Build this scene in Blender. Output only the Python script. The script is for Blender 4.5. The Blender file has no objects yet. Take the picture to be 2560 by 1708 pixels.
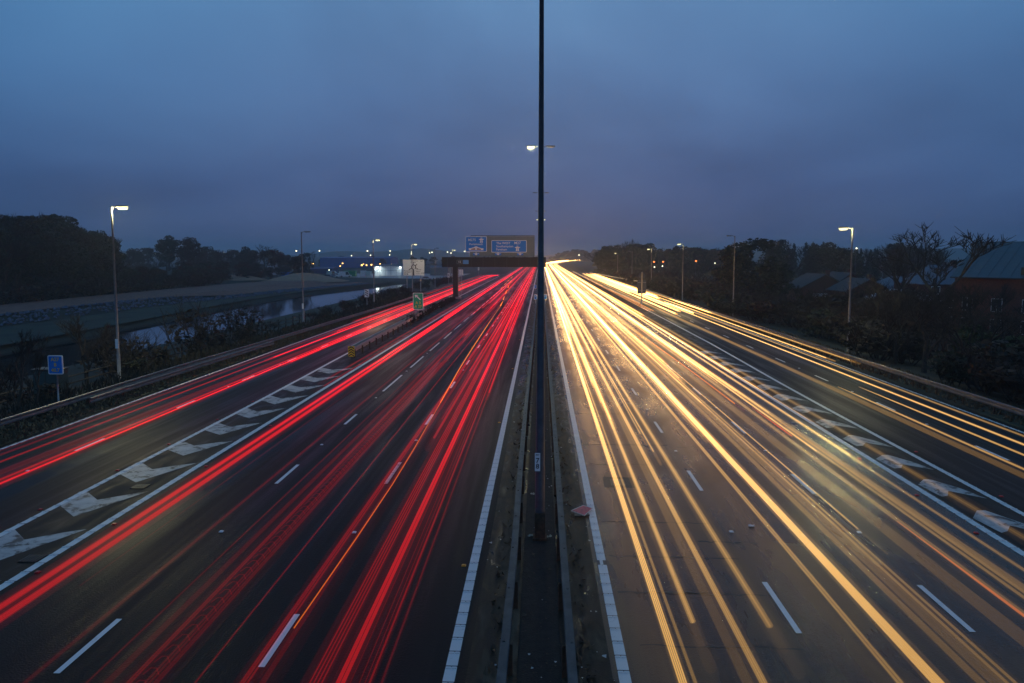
import bpy, bmesh, math, random
from mathutils import Vector, Matrix
R = random.Random(7)
S = bpy.context.scene
C = S.collection
PI = math.pi

# ------------------------------------------------------------------ camera
CAM_H, FPX = 7.76, 1700.0
PITCH, YAW = math.radians(4.6074), math.radians(2.4174)
cd = bpy.data.cameras.new('camera')
cam = bpy.data.objects.new('camera', cd); C.objects.link(cam)
cam.location = (0, 0, CAM_H); cam.rotation_euler = (PI/2-PITCH, 0, YAW)
cd.sensor_width = 36; cd.lens = FPX/2560*36; cd.shift_y = -79/2560
cd.clip_start = 0.1; cd.clip_end = 12000
S.camera = cam

# ------------------------------------------------------------------ sky
W = bpy.data.worlds.new('World'); S.world = W; W.use_nodes = True
nt = W.node_tree; nt.nodes.clear()
def N(tree, t, **kw):
    n = tree.nodes.new(t)
    for k, v in kw.items():
        if k.startswith('i_'):
            n.inputs[k[2:].replace('_', ' ')].default_value = v
        else: setattr(n, k, v)
    return n
def ramp(tree, stops, fac=None):
    n = tree.nodes.new('ShaderNodeValToRGB'); cr = n.color_ramp
    while len(cr.elements) > 1: cr.elements.remove(cr.elements[-1])
    for i, (p, c) in enumerate(stops):
        e = cr.elements[0] if i == 0 else cr.elements.new(p)
        e.position = p; e.color = (*c, 1) if len(c) == 3 else c
    if fac: tree.links.new(fac, n.inputs[0])
    return n
L = nt.links.new
tc = N(nt, 'ShaderNodeTexCoord')
sep = N(nt, 'ShaderNodeSeparateXYZ'); L(tc.outputs['Generated'], sep.inputs[0])
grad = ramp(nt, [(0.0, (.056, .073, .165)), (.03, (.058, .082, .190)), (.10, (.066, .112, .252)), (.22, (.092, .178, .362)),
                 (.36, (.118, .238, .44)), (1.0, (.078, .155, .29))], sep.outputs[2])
# cloud layer: direction projected on a flat deck
mz = N(nt, 'ShaderNodeMath', operation='ADD'); mz.inputs[1].default_value = .28; L(sep.outputs[2], mz.inputs[0])
mx = N(nt, 'ShaderNodeMath', operation='MAXIMUM'); mx.inputs[1].default_value = .05; L(mz.outputs[0], mx.inputs[0])
dv = N(nt, 'ShaderNodeVectorMath', operation='DIVIDE'); L(tc.outputs['Generated'], dv.inputs[0])
cb = N(nt, 'ShaderNodeCombineXYZ')
for i in range(3): L(mx.outputs[0], cb.inputs[i])
L(cb.outputs[0], dv.inputs[1])
mp = N(nt, 'ShaderNodeMapping'); mp.inputs['Scale'].default_value = (.6, .5, .3); mp.inputs['Rotation'].default_value = (0, 0, .5)
L(dv.outputs[0], mp.inputs[0])
nz = N(nt, 'ShaderNodeTexNoise', i_Scale=1.9, i_Detail=6.0, i_Roughness=.5, i_Distortion=.35); L(mp.outputs[0], nz.inputs[0])
cl = ramp(nt, [(.28, (.80, .79, .82)), (.50, (1.02, 1.03, 1.04)), (.72, (1.24, 1.25, 1.20))], nz.outputs[0])
mul = N(nt, 'ShaderNodeMixRGB', blend_type='MULTIPLY'); mul.inputs[0].default_value = 1
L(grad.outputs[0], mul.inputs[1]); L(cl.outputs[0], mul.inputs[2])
# town glow low over the road ahead, teal dusk away from it
dot = N(nt, 'ShaderNodeVectorMath', operation='DOT_PRODUCT'); dot.inputs[1].default_value = (.02, 1, .02); L(tc.outputs['Generated'], dot.inputs[0])
side = ramp(nt, [(.70, (.56, .84, .92)), (.86, (.78, .92, .96)), (.96, (1.0, 1.0, 1.0)), (.995, (1.10, 1.0, .97))], dot.outputs['Value'])
mul2 = N(nt, 'ShaderNodeMixRGB', blend_type='MULTIPLY'); mul2.inputs[0].default_value = 1
L(mul.outputs[0], mul2.inputs[1]); L(side.outputs[0], mul2.inputs[2])
# dusk Nishita sky as the clear-air part of the mix
sky = N(nt, 'ShaderNodeTexSky', sky_type='NISHITA', sun_disc=False, sun_elevation=math.radians(-3), sun_rotation=math.radians(200))
skm = N(nt, 'ShaderNodeMixRGB', blend_type='ADD'); skm.inputs[0].default_value = .05
L(mul2.outputs[0], skm.inputs[1]); L(sky.outputs[0], skm.inputs[2])
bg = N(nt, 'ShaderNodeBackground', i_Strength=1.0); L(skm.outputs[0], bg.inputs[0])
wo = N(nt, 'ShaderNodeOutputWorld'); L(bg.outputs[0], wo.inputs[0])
sd = bpy.data.lights.new('sun', 'SUN'); sd.energy = .02; sd.angle = math.radians(40); sd.color = (.8, .88, 1)
so = bpy.data.objects.new('sun', sd); C.objects.link(so); so.rotation_euler = (math.radians(55), 0, math.radians(20))

S.view_settings.view_transform = 'Standard'; S.view_settings.look = 'None'
S.view_settings.exposure = 0; S.view_settings.gamma = 1; S.view_settings.use_curve_mapping = False
S.render.engine = 'CYCLES'
cy = S.cycles
cy.transparent_max_bounces = 96; cy.max_bounces = 5; cy.volume_bounces = 0; cy.use_denoising = True
cy.diffuse_bounces = 2; cy.glossy_bounces = 3; cy.sample_clamp_indirect = 3

# ------------------------------------------------------------------ pixel of the photograph -> place in the world
_f = Vector((-math.sin(YAW)*math.cos(PITCH), math.cos(YAW)*math.cos(PITCH), -math.sin(PITCH)))
_r = Vector((math.cos(YAW), math.sin(YAW), 0)); _u = _r.cross(_f)
def ray(px, py): return _f + _r*((px-1280)/FPX) - _u*((py-775)/FPX)
def at(px, py, Y):                      # X, Z of the point seen at a pixel, Y metres down the road
    d = ray(px, py); t = Y/d.y
    return d.x*t, CAM_H+d.z*t
def on(px, py, z=0):                    # X, Y of the point seen at a pixel, at height z
    d = ray(px, py); t = (z-CAM_H)/d.z
    return d.x*t, d.y*t

# ------------------------------------------------------------------ materials
MATS = {}
def mat(name, col, rough=.7, metal=0, noise=0, nscale=8, bump=0, bscale=40, spec=.5, coord='Object'):
    if name in MATS: return MATS[name]
    m = bpy.data.materials.new(name); m.use_nodes = True; t = m.node_tree
    b = t.nodes['Principled BSDF']
    b.inputs['Base Color'].default_value = (*col, 1); b.inputs['Roughness'].default_value = rough
    b.inputs['Metallic'].default_value = metal; b.inputs['Specular IOR Level'].default_value = spec
    c = N(t, 'ShaderNodeTexCoord')
    if noise:
        n = N(t, 'ShaderNodeTexNoise', i_Scale=nscale, i_Detail=5.0, i_Roughness=.6); t.links.new(c.outputs[coord], n.inputs[0])
        lo = tuple(x*(1-noise) for x in col); hi = tuple(min(1, x*(1+noise)) for x in col)
        r = ramp(t, [(.3, lo), (.7, hi)], n.outputs[0]); t.links.new(r.outputs[0], b.inputs['Base Color'])
    if bump:
        n = N(t, 'ShaderNodeTexNoise', i_Scale=bscale, i_Detail=4.0); t.links.new(c.outputs[coord], n.inputs[0])
        bp = N(t, 'ShaderNodeBump', i_Strength=bump, i_Distance=.02); t.links.new(n.outputs[0], bp.inputs['Height'])
        t.links.new(bp.outputs[0], b.inputs['Normal'])
    MATS[name] = m; return m
def emit(name, col, s):
    if name in MATS: return MATS[name]
    m = bpy.data.materials.new(name); m.use_nodes = True; t = m.node_tree
    b = t.nodes['Principled BSDF']; b.inputs['Base Color'].default_value = (.04, .04, .03, 1); b.inputs['Specular IOR Level'].default_value = .1
    b.inputs['Emission Color'].default_value = (*col, 1); b.inputs['Emission Strength'].default_value = s
    MATS[name] = m; return m

def asphalt(name, base, tint, r0, r1, worn):
    m = bpy.data.materials.new(name); m.use_nodes = True; t = m.node_tree; l = t.links.new
    b = t.nodes['Principled BSDF']; c = N(t, 'ShaderNodeTexCoord')
    # wheel-track streaks stretched along the road, patches, fine aggregate
    ms = N(t, 'ShaderNodeMapping'); ms.inputs['Scale'].default_value = (1.1, .03, 1); l(c.outputs['Object'], ms.inputs[0])
    n1 = N(t, 'ShaderNodeTexNoise', i_Scale=1.0, i_Detail=4.0, i_Roughness=.6); l(ms.outputs[0], n1.inputs[0])
    mw = N(t, 'ShaderNodeMapping'); mw.inputs['Scale'].default_value = (1.3, .05, 1) if name == 'asphalt_dark' else (.9, .30, 1); l(c.outputs['Object'], mw.inputs[0])
    n2 = N(t, 'ShaderNodeTexNoise', i_Scale=worn, i_Detail=3.5, i_Roughness=.5, i_Distortion=.6); l(mw.outputs[0], n2.inputs[0])
    n3 = N(t, 'ShaderNodeTexNoise', i_Scale=70.0, i_Detail=3.0); l(c.outputs['Object'], n3.inputs[0])
    vo = N(t, 'ShaderNodeTexVoronoi', i_Scale=28.0); l(c.outputs['Object'], vo.inputs[0])
    mixn = N(t, 'ShaderNodeMath', operation='ADD'); l(n1.outputs[0], mixn.inputs[0]); l(n2.outputs[0], mixn.inputs[1])
    half = N(t, 'ShaderNodeMath', operation='MULTIPLY'); half.inputs[1].default_value = .5; l(mixn.outputs[0], half.inputs[0])
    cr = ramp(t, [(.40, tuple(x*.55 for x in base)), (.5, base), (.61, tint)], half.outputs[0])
    ag = ramp(t, [(.35, (.72, .72, .72)), (.62, (1.15, 1.15, 1.15)), (.78, (1.9, 1.9, 1.9))], n3.outputs[0])
    mu = N(t, 'ShaderNodeMixRGB', blend_type='MULTIPLY'); mu.inputs[0].default_value = .8; l(cr.outputs[0], mu.inputs[1]); l(ag.outputs[0], mu.inputs[2])
    l(mu.outputs[0], b.inputs['Base Color'])
    rr = N(t, 'ShaderNodeMapRange'); rr.inputs[1].default_value = .41; rr.inputs[2].default_value = .59
    rr.inputs[3].default_value = r0; rr.inputs[4].default_value = r1; l(half.outputs[0], rr.inputs[0]); l(rr.outputs[0], b.inputs['Roughness'])
    b.inputs['Specular IOR Level'].default_value = {'asphalt_dark': .055, 'asphalt_worn_warm_glow': .30, 'asphalt_gore': .10}.get(name, .10)
    ad = N(t, 'ShaderNodeMath', operation='MULTIPLY_ADD'); l(n2.outputs[0], ad.inputs[0]); ad.inputs[1].default_value = .45
    l(n3.outputs[0], ad.inputs[2])
    ad2 = N(t, 'ShaderNodeMath', operation='ADD'); l(ad.outputs[0], ad2.inputs[0]); l(vo.outputs[0], ad2.inputs[1])
    bp = N(t, 'ShaderNodeBump', i_Strength=.32, i_Distance=.012); l(ad2.outputs[0], bp.inputs['Height']); l(bp.outputs[0], b.inputs['Normal'])
    return m
M_ASPH_L = asphalt('asphalt_dark', (.014, .014, .015), (.024, .023, .023), .32, .60, 1.6)
M_ASPH_R = asphalt('asphalt_worn_warm_glow', (.094, .046, .020), (.158, .088, .042), .17, .44, .8)  # worn surfacing; warm headlight glow is put into the brown base and tint
M_GORE = asphalt('asphalt_gore', (.022, .017, .014), (.046, .035, .028), .4, .7, 2.2)
M_DIRT = asphalt('dirty_strip', (.026, .019, .013), (.115, .088, .060), .24, .75, 3.2)
def paint(name, col, worn, sc=5.0):
    m = bpy.data.materials.new(name); m.use_nodes = True; t = m.node_tree; l = t.links.new
    b = t.nodes['Principled BSDF']; c = N(t, 'ShaderNodeTexCoord')
    n = N(t, 'ShaderNodeTexNoise', i_Scale=sc, i_Detail=8.0, i_Roughness=.68, i_Distortion=.6); l(c.outputs['Object'], n.inputs[0])
    r = ramp(t, [(worn, (.05, .047, .045)), (worn+.07, tuple(x*.72 for x in col)), (worn+.22, col)], n.outputs[0])
    l(r.outputs[0], b.inputs['Base Color']); b.inputs['Roughness'].default_value = .55
    MATS[name] = m; return m
M_PAINT = paint('white_paint', (.72, .72, .70), .20)
M_WORN = paint('worn_white_paint', (.50, .48, .46), .40, 2.0)
M_GRASS = mat('rough_grass', (.016, .022, .008), .9, noise=.85, nscale=.3, bump=.6, bscale=6)
M_FIELD = mat('ground_cover', (.020, .022, .013), .95, noise=.5, nscale=.08, bump=.4, bscale=2)
M_STEEL = mat('galvanised_steel', (.32, .33, .35), .42, .75, noise=.2, nscale=3)
M_BEAM = mat('beam_steel', (.075, .072, .078), .6, .35, noise=.4, nscale=3)
M_FENCE = mat('shaded_fence_steel', (.13, .13, .14), .5, .6, noise=.3, nscale=2)  # darkened steel: shade on the down-tilted rail faces is put into the colour
M_RUST = mat('rusty_steel', (.085, .045, .026), .8, .2, noise=.5, nscale=9)
M_COLUMN = mat('painted_column', (.20, .20, .21), .55, .3, noise=.15, nscale=4)
M_DARKCOL = mat('weathered_column', (.085, .09, .105), .45, .4, noise=.25, nscale=4)
M_GANTRY = mat('gantry_paint', (.014, .015, .018), .7, noise=.2)
M_DARK = mat('dark_paint', (.030, .031, .034), .6, noise=.2)
M_GREYPANEL = mat('grey_panel', (.155, .19, .19), .6, noise=.08, nscale=2)
M_SIGNBLUE = mat('sign_blue', (.003, .20, .66), .45)
M_SIGNGREEN = mat('sign_green', (.0, .36, .19), .45)
M_SIGNWHITE = mat('sign_white', (.80, .80, .80), .45)
M_SIGNBLACK = mat('sign_black', (.02, .02, .022), .5)
M_YELLOW = mat('sign_yellow', (.85, .55, .02), .45)
M_BROWN = mat('sign_brown', (.30, .13, .08), .5)
M_ALU = mat('sign_back', (.075, .085, .105), .75, 0, noise=.1)
M_BARK = mat('bark', (.045, .036, .028), .95, noise=.4, nscale=4)
M_TWIG = mat('winter_twig', (.022, .017, .014), .95)
M_LEAF = mat('evergreen_leaf', (.014, .024, .010), .7, noise=.6, nscale=.7)
M_SCRUB = mat('scrub_leaf', (.024, .020, .011), .85, noise=.6, nscale=.9)
M_RUSSET = mat('russet_leaf', (.040, .019, .010), .85, noise=.5, nscale=.9)
M_HEDGE = mat('hedge_leaf', (.03, .055, .014), .75, noise=.5, nscale=1.2)
M_BRICK = mat('red_brick', (.085, .036, .027), .9, noise=.35, nscale=6)
M_TILE = mat('roof_tile', (.060, .050, .050), .85, noise=.3, nscale=5)
M_SLATE = mat('slate_roof', (.09, .11, .15), .6, noise=.2, nscale=4)
M_TEAL = mat('teal_sheet_roof', (.050, .078, .098), .5, .1, noise=.12, nscale=1.2)
M_WHITEWALL = mat('white_cladding', (.72, .74, .76), .5, noise=.06, nscale=2)
M_GLASS = mat('window_glass', (.03, .035, .045), .2, spec=.35)
M_PATH = mat('gravel_track', (.20, .085, .060), .95, noise=.3, nscale=.9, bump=.5, bscale=8)
M_SAND = mat('sand', (.34, .19, .12), .95, noise=.2, nscale=.6, bump=.4, bscale=5)
M_ROCK = mat('grey_rock', (.085, .10, .15), .85, noise=.45, nscale=2)
M_CONC = mat('yard_concrete', (.20, .20, .19), .35, noise=.3, nscale=.25)
M_WOOD = mat('weathered_timber', (.045, .034, .026), .9, noise=.4, nscale=6)
M_RED = mat('red_stud', (.55, .02, .02), .35); M_AMB = mat('amber_stud', (.75, .35, .02), .35)
M_STUD = mat('stud_white', (.8, .8, .8), .3)
M_HILL = mat('hill_grass', (.050, .058, .034), 1, noise=.4, nscale=.01)
M_LIT = emit('lantern_lens_lit', (1, .92, .46), 1.75)
M_UNLIT = mat('lantern_lens_off', (.25, .26, .27), .2)
M_FARW = emit('far_lamp_white', (1, .96, .62), 5)
M_FARA = emit('far_lamp_amber', (1, .55, .14), 5)
M_FARO = emit('far_lamp_orange', (1, .24, .04), 2.5)
M_FLOOD = emit('floodlight_lens', (.85, 1, .95), 8)

# ------------------------------------------------------------------ mesh helpers
class MB:
    def __init__(s): s.v = []; s.f = []; s.m = []; s.mi = 0
    def add(s, vs, fs):
        o = len(s.v); s.v += [tuple(x) for x in vs]
        for f in fs: s.f.append(tuple(i+o for i in f)); s.m.append(s.mi)
    def box(s, x0, x1, y0, y1, z0, z1):
        s.add([(x0,y0,z0),(x1,y0,z0),(x1,y1,z0),(x0,y1,z0),(x0,y0,z1),(x1,y0,z1),(x1,y1,z1),(x0,y1,z1)],
              [(0,3,2,1),(4,5,6,7),(0,1,5,4),(1,2,6,5),(2,3,7,6),(3,0,4,7)])
    def quad(s, a, b, c, d): s.add([a, b, c, d], [(0, 1, 2, 3)])
    def tube(s, pts, rads, n=6, caps=True):
        pts = [Vector(p) for p in pts]; vs = []; fs = []
        if not hasattr(rads, '__len__'): rads = [rads]*len(pts)
        for i, p in enumerate(pts):
            d = (pts[min(i+1, len(pts)-1)]-pts[max(i-1, 0)]).normalized()
            a = d.cross(Vector((0, 0, 1)) if abs(d.z) < .9 else Vector((1, 0, 0))).normalized(); b = d.cross(a)
            for k in range(n):
                t = 2*PI*k/n; vs.append(p+(a*math.cos(t)+b*math.sin(t))*rads[i])
        for i in range(len(pts)-1):
            for k in range(n):
                k2 = (k+1) % n; fs.append((i*n+k, i*n+k2, (i+1)*n+k2, (i+1)*n+k))
        if caps: fs += [tuple(range(n)), tuple(reversed(range((len(pts)-1)*n, len(pts)*n)))]
        s.add(vs, fs)
    def prism(s, poly, z0, z1):     # poly in XY, counter-clockwise, extruded in Z
        n = len(poly)
        s.add([(x, y, z0) for x, y in poly]+[(x, y, z1) for x, y in poly],
              [tuple(reversed(range(n))), tuple(range(n, 2*n))]+[(i, (i+1) % n, n+(i+1) % n, n+i) for i in range(n)])
    def plate(s, poly, y0, y1):     # poly in XZ, extruded in Y (front face at y0)
        n = len(poly)
        s.add([(x, y0, z) for x, z in poly]+[(x, y1, z) for x, z in poly],
              [tuple(range(n)), tuple(reversed(range(n, 2*n)))]+[(i, n+i, n+(i+1) % n, (i+1) % n) for i in range(n)])
    def mesh(s, name, mats, smooth=False):
        me = bpy.data.meshes.new(name); me.from_pydata(s.v, [], s.f)
        for m in (mats if isinstance(mats, (list, tuple)) else [mats]): me.materials.append(m)
        if any(s.m): me.polygons.foreach_set('material_index', s.m)
        if smooth: me.polygons.foreach_set('use_smooth', [True]*len(me.polygons))
        me.update(); return me
    def obj(s, name, mats, parent=None, loc=(0, 0, 0), smooth=False):
        return link(name, s.mesh(name, mats, smooth), parent, loc)
def link(name, me, parent=None, loc=(0, 0, 0), rz=0, sc=None):
    o = bpy.data.objects.new(name, me); C.objects.link(o); o.location = loc; o.rotation_euler.z = rz
    if sc is not None: o.scale = (sc, sc, sc) if not hasattr(sc, '__len__') else sc
    if parent: o.parent = parent
    return o
def tag(o, label=None, cat=None, group=None, kind=None):
    if label: o['label'] = label
    if cat: o['category'] = cat
    if group: o['group'] = group
    if kind: o['kind'] = kind
    return o
def empty(name, loc, label, cat, group=None, rz=0, sc=None):
    o = bpy.data.objects.new(name, None); C.objects.link(o); o.location = loc; o.rotation_euler.z = rz
    if sc: o.scale = (sc, sc, sc)
    o.empty_display_size = .3
    return tag(o, label, cat, group)
def rounded(w, h, r, n=4, cx=0, cz=0):
    p = []
    for (sx, sz, a0) in ((1, -1, -PI/2), (1, 1, 0), (-1, 1, PI/2), (-1, -1, PI)):
        for k in range(n+1):
            a = a0+PI/2*k/n; p.append((cx+sx*(w/2-r)+r*math.cos(a), cz+sz*(h/2-r)+r*math.sin(a)))
    return p
def text_mesh(s, size):
    c = bpy.data.curves.new('lettering', 'FONT'); c.body = s; c.size = size; c.align_x = 'CENTER'; c.align_y = 'CENTER'
    c.extrude = .004; c.resolution_u = 2; c.offset = size*.012
    o = bpy.data.objects.new('lettering', c); me = bpy.data.meshes.new_from_object(o); bpy.data.objects.remove(o)
    bpy.data.curves.remove(c); me.transform(Matrix.Rotation(PI/2, 4, 'X')); return me
def lettering(s, size, m, parent, loc, align=None):
    me = text_mesh(s, size); me.materials.clear(); me.materials.append(m)
    if align == 'L':
        x0 = min(v.co.x for v in me.vertices); me.transform(Matrix.Translation((-x0, 0, 0)))
    o = link('lettering', me, parent, loc); return o

# ------------------------------------------------------------------ the road's course
def cx(Y): return 0 if Y < 480 else 65*((Y-480)/600.0)**2
def rp(X, Y, z=0): return (X+cx(Y), Y, z)
YS_ROAD = [-12]+list(range(0, 500, 20))+list(range(500, 1321, 40))

def road(name, x0, x1, m, y0=-12, y1=1300, z=0, xf=None):
    b = MB(); ys = [y for y in YS_ROAD if y0 <= y <= y1]
    vs = []
    for y in ys:
        a, c = (x0, x1) if xf is None else xf(y)
        vs += [rp(a, y, z), rp(c, y, z)]
    b.add(vs, [(2*i, 2*i+1, 2*i+3, 2*i+2) for i in range(len(ys)-1)])
    return tag(b.obj(name, m), kind='structure')

# terrain ------------------------------------------------------------
def lerp(a, b, t): t = max(0, min(1, t)); return a+(b-a)*t
def sst(a, b, x): t = max(0, min(1, (x-a)/(b-a))); return t*t*(3-2*t)
def river_right(Y): return -42.3-3*sst(150, 240, Y)
def river_left(Y): return -57.5+3*math.sin(Y*.03)+4*sst(150, 240, Y)
def H(X, Y):
    u = X-cx(Y)
    if -24.2 <= u <= 23.6: return -.10
    if u > 23.6: return lerp(-.10, -.9, (u-23.6)/7) + lerp(0, .5, (u-60)/60)
    bank = lerp(-.10, -1.75, (u+24.2)/-11)
    far = lerp(bank, -1.3, (Y-230)/40)
    if Y > 262: return far
    if u > -40: h = bank
    elif u > -64:
        e = min(u-river_left(Y), river_right(Y)-u)
        h = lerp(-1.75, -3.4, e/2.0+.6)
        h = lerp(h, -1.6, (Y-236)/10)
    elif u > -70: h = lerp(-1.75, -1.6, (-64-u)/6)
    elif u > -74: h = lerp(-1.6, -.7, (-70-u)/3)
    else: h = lerp(-.7, 2.2, (-90-u)/35)
    return lerp(h, far, (Y-232)/30)
def terrain():
    xs = [-2600, -1500, -900, -500, -300, -200, -150, -125]+[x*1.5 for x in range(-74, -15)]+[-22.5, -12, 0, 12, 22.5, 24, 26, 28, 31, 34, 40, 50, 60, 75, 90, 120, 160, 250, 400, 700, 1200, 2600]
    ys = [-40, -20]+[y*4 for y in range(0, 70)]+list(range(280, 600, 20))+[640, 700, 800, 900, 1000, 1100, 1200, 1300, 1600, 2200, 3200, 5000]
    b = MB(); n = len(xs); vs = []
    for y in ys:
        for x in xs:
            X = x+cx(min(y, 1300)); vs.append((X, y, H(X, min(y, 1300))))
    fs = [(j*n+i, j*n+i+1, (j+1)*n+i+1, (j+1)*n+i) for j in range(len(ys)-1) for i in range(n-1)]
    b.add(vs, fs); return tag(b.obj('ground', M_FIELD, smooth=True), kind='structure')
terrain()

MR = tag(road('motorway_carriageway', -12.75, -1.35, M_ASPH_L))
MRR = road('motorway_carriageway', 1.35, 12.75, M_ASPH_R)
def lslip(y): return (-21.9+.0*y, -15.3)
SL = road('slip_road', 0, 0, M_ASPH_L, y1=280, xf=lslip)
def rslip(y): return (14.55+.6*sst(40, 110, y), 21.5)
SR = road('slip_road', 0, 0, M_ASPH_L, y1=320, xf=rslip)
GL = road('gore_area', -15.3, -12.75, M_GORE, y1=1300)
GR = road('gore_area', 12.75, 15.2, M_GORE, y1=1300, z=-.004)
road('dirt_margin', -1.35, -.42, M_DIRT, y1=600, z=-.003)
road('dirt_margin', .42, 1.35, M_DIRT, y1=600, z=-.003)
CRS = road('central_reserve', -.42, .42, mat('reserve_soil', (.014, .013, .011), .9, noise=.6, nscale=5, bump=1, bscale=30), y1=1300, z=-.02)
road('verge', -24.4, -21.9, M_GRASS, y1=420, z=.03)
road('verge', 21.5, 24.2, M_GRASS, y1=420, z=.02)

# ------------------------------------------------------------------ markings
def strip(name, parent, x, w, y0, y1, m, z=.006, ribs=0, xf=None, gap=.045):
    b = MB(); ys = [y0]+[y for y in YS_ROAD if y0 < y < y1]+[y1]; vs = []
    for y in ys:
        X = x if xf is None else xf(y)
        vs += [rp(X-w/2, y, z), rp(X+w/2, y, z)]
    if not ribs:
        b.add(vs, [(2*i, 2*i+1, 2*i+3, 2*i+2) for i in range(len(ys)-1)])
    else:
        y = y0
        while y < min(ribs, y1):          # raised-rib line: a bar, then a paint gap imitating the rib's shadow
            X = x if xf is None else xf(y); ye = min(y+.485-gap, y1)
            b.quad((X-w/2, y, z), (X+w/2, y, z), (X+w/2, ye, z), (X-w/2, ye, z))
            b.box(X-w/2+.008, X-.006, ye-.055, ye-.004, z+.001, z+.016); b.box(X+.012, X+w/2-.008, ye-.055, ye-.004, z+.001, z+.016); y += .485
        if y < y1:
            ys = [y]+[q for q in YS_ROAD if y < q < y1]+[y1]; vs = []
            for q in ys:
                X = x if xf is None else xf(q); vs += [rp(X-w/2, q, z), rp(X+w/2, q, z)]
            b.add(vs, [(2*i, 2*i+1, 2*i+3, 2*i+2) for i in range(len(ys)-1)])
    return b.obj(name, m, parent)
strip('edge_line', MR, -1.66, .22, 4, 900, M_PAINT, ribs=75)
strip('edge_line', MRR, 1.57, .22, 4, 16.6, M_PAINT, ribs=75); strip('edge_line', MRR, 1.57, .22, 16.85, 900, M_PAINT, ribs=75)
b = MB(); b.quad((1.52, 16.6, .006), (1.60, 16.6, .006), (1.60, 16.85, .006), (1.52, 16.85, .006)); b.obj('edge_line', M_PAINT, MRR)
strip('edge_line', MR, -12.6, .22, 4, 700, M_PAINT, ribs=50)
strip('edge_line', MRR, 12.58, .22, 4, 700, M_PAINT, ribs=40)
strip('edge_line', SL, 0, .2, 4, 250, M_PAINT, ribs=60, gap=.06, xf=lambda y: -14.98-.35*sst(30, 60, y))
strip('edge_line', SL, -21.6, .15, 4, 260, M_PAINT, ribs=60, gap=.08)
strip('edge_line', SR, 0, .2, 4, 101, M_PAINT, ribs=50, xf=lambda y: 14.5+.55*sst(32, 70, y))
strip('edge_line', SR, 21.15, .15, 4, 300, M_PAINT, ribs=60, gap=.08)
DASH = {}
def dashes(parent, x, lst, m=M_PAINT):
    for (y0, y1) in lst:
        k = (round(y1-y0, 1), m.name)
        if k not in DASH:
            b = MB(); n = 4; ln = k[0]
            b.add([(sx*.062, ln*i/n, 0) for i in range(n+1) for sx in (-1, 1)], [(2*i, 2*i+1, 2*i+3, 2*i+2) for i in range(n)])
            DASH[k] = b.mesh('lane_mark', m)
        o = link('lane_mark', DASH[k], parent, rp(x, y0, .006))
def mods(y, ln, mod, end): 
    r = []
    while y < end: r.append((y, y+ln)); y += mod
    return r
dashes(MR, -8.98, [(3.2, 5.2), (11.7, 13.6), (22.25, 24.3), (30.4, 32.4)]+mods(38, 5.3, 8.2, 330))
dashes(MR, -5.25, [(3.4, 5.3), (12.05, 14.0)]+mods(30.5, 2, 8.6, 400)); dashes(MR, -5.25, [(22.4, 24.8)], M_WORN)
dashes(MRR, 5.34, [(5.2, 7.2), (13.65, 15.9), (22.15, 24.2)]+mods(29.5, 2, 8.0, 400))
dashes(MRR, 8.94, [(5.4, 7.4), (13.85, 15.85), (22.0, 24.0), (29.55, 31.6)]+mods(37.8, 2, 8.3, 400))
dashes(SL, -18.48, [(9.5, 11.4), (17.6, 19.5)]+mods(25.75, 1.75, 7.6, 240))
dashes(SR, 17.75, [(11, 12.9), (18.4, 20.3), (26.0, 28.0), (34.3, 36.2)]+mods(42.3, 2, 7.4, 220))
chL = [(-14.93, .85), (-13.85, 0), (-12.86, 2.23), (-13.3, 1.98), (-14.09, 1.43), (-14.9, 2.1), (-15.12, 2.13)]
chR = [(12.82, 1.2), (12.9, 0.07), (13.2, .2), (13.48, .62), (14.3, -.05), (14.02, .9), (13.53, 1.80), (13.3, 1.75)]
def chev(parent, pts, y0, m, k):
    b = MB(); p = list(pts)
    ar = sum(p[i][0]*p[(i+1) % len(p)][1]-p[(i+1) % len(p)][0]*p[i][1] for i in range(len(p)))
    if ar < 0: p.reverse()
    b.add([(x+R.uniform(-.03, .03), y0+y+R.uniform(-.05, .05), .005) for x, y in p], [tuple(range(len(p)))])
    b.obj('chevron_mark', m, parent)
for k in range(-3, 9): chev(GL, chL, 19.1+3.07*k, M_WORN, k)
for k in range(-2, 14): chev(GR, chR, 16.05+2.9*k, M_WORN, k)
# studs
def stud(parent, x, ys, m):
    key = 'stud'+m.name
    if key not in DASH:
        b = MB(); b.box(-.055, .055, -.05, .05, 0, .012); b.box(-.04, .04, -.035, .035, .012, .028); DASH[key] = b.mesh('road_stud', m)
    for y in ys: link('road_stud', DASH[key], parent, (x, y, .005))
stud(MR, -5.2, [18.3, 27.8, 45.3, 62, 79, 96], M_STUD); stud(MR, -8.95, [18.2, 27, 36.2, 44.7, 53, 70], M_STUD)
stud(MRR, 5.38, [18.8, 26.7, 34, 42, 50, 58], M_STUD); stud(MRR, 8.95, [18.9, 26.9, 34.5, 43], M_STUD)
stud(MR, -1.9, [16.4, 31, 46, 62, 80], M_AMB); stud(SL, -18.45, [23.2, 39, 47], M_STUD); stud(SR, 17.75, [31.5, 39, 47], M_STUD)
stud(MR, -12.3, [15.6, 18.6, 24, 30], M_RED); stud(SL, -15.25, [19.6, 23.4, 26.8, 31, 35], M_RED)
stud(MRR, 12.2, [22, 26, 19, 16], M_RED); stud(SR, 14.85, [22, 18.5, 27], M_RED)
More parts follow.
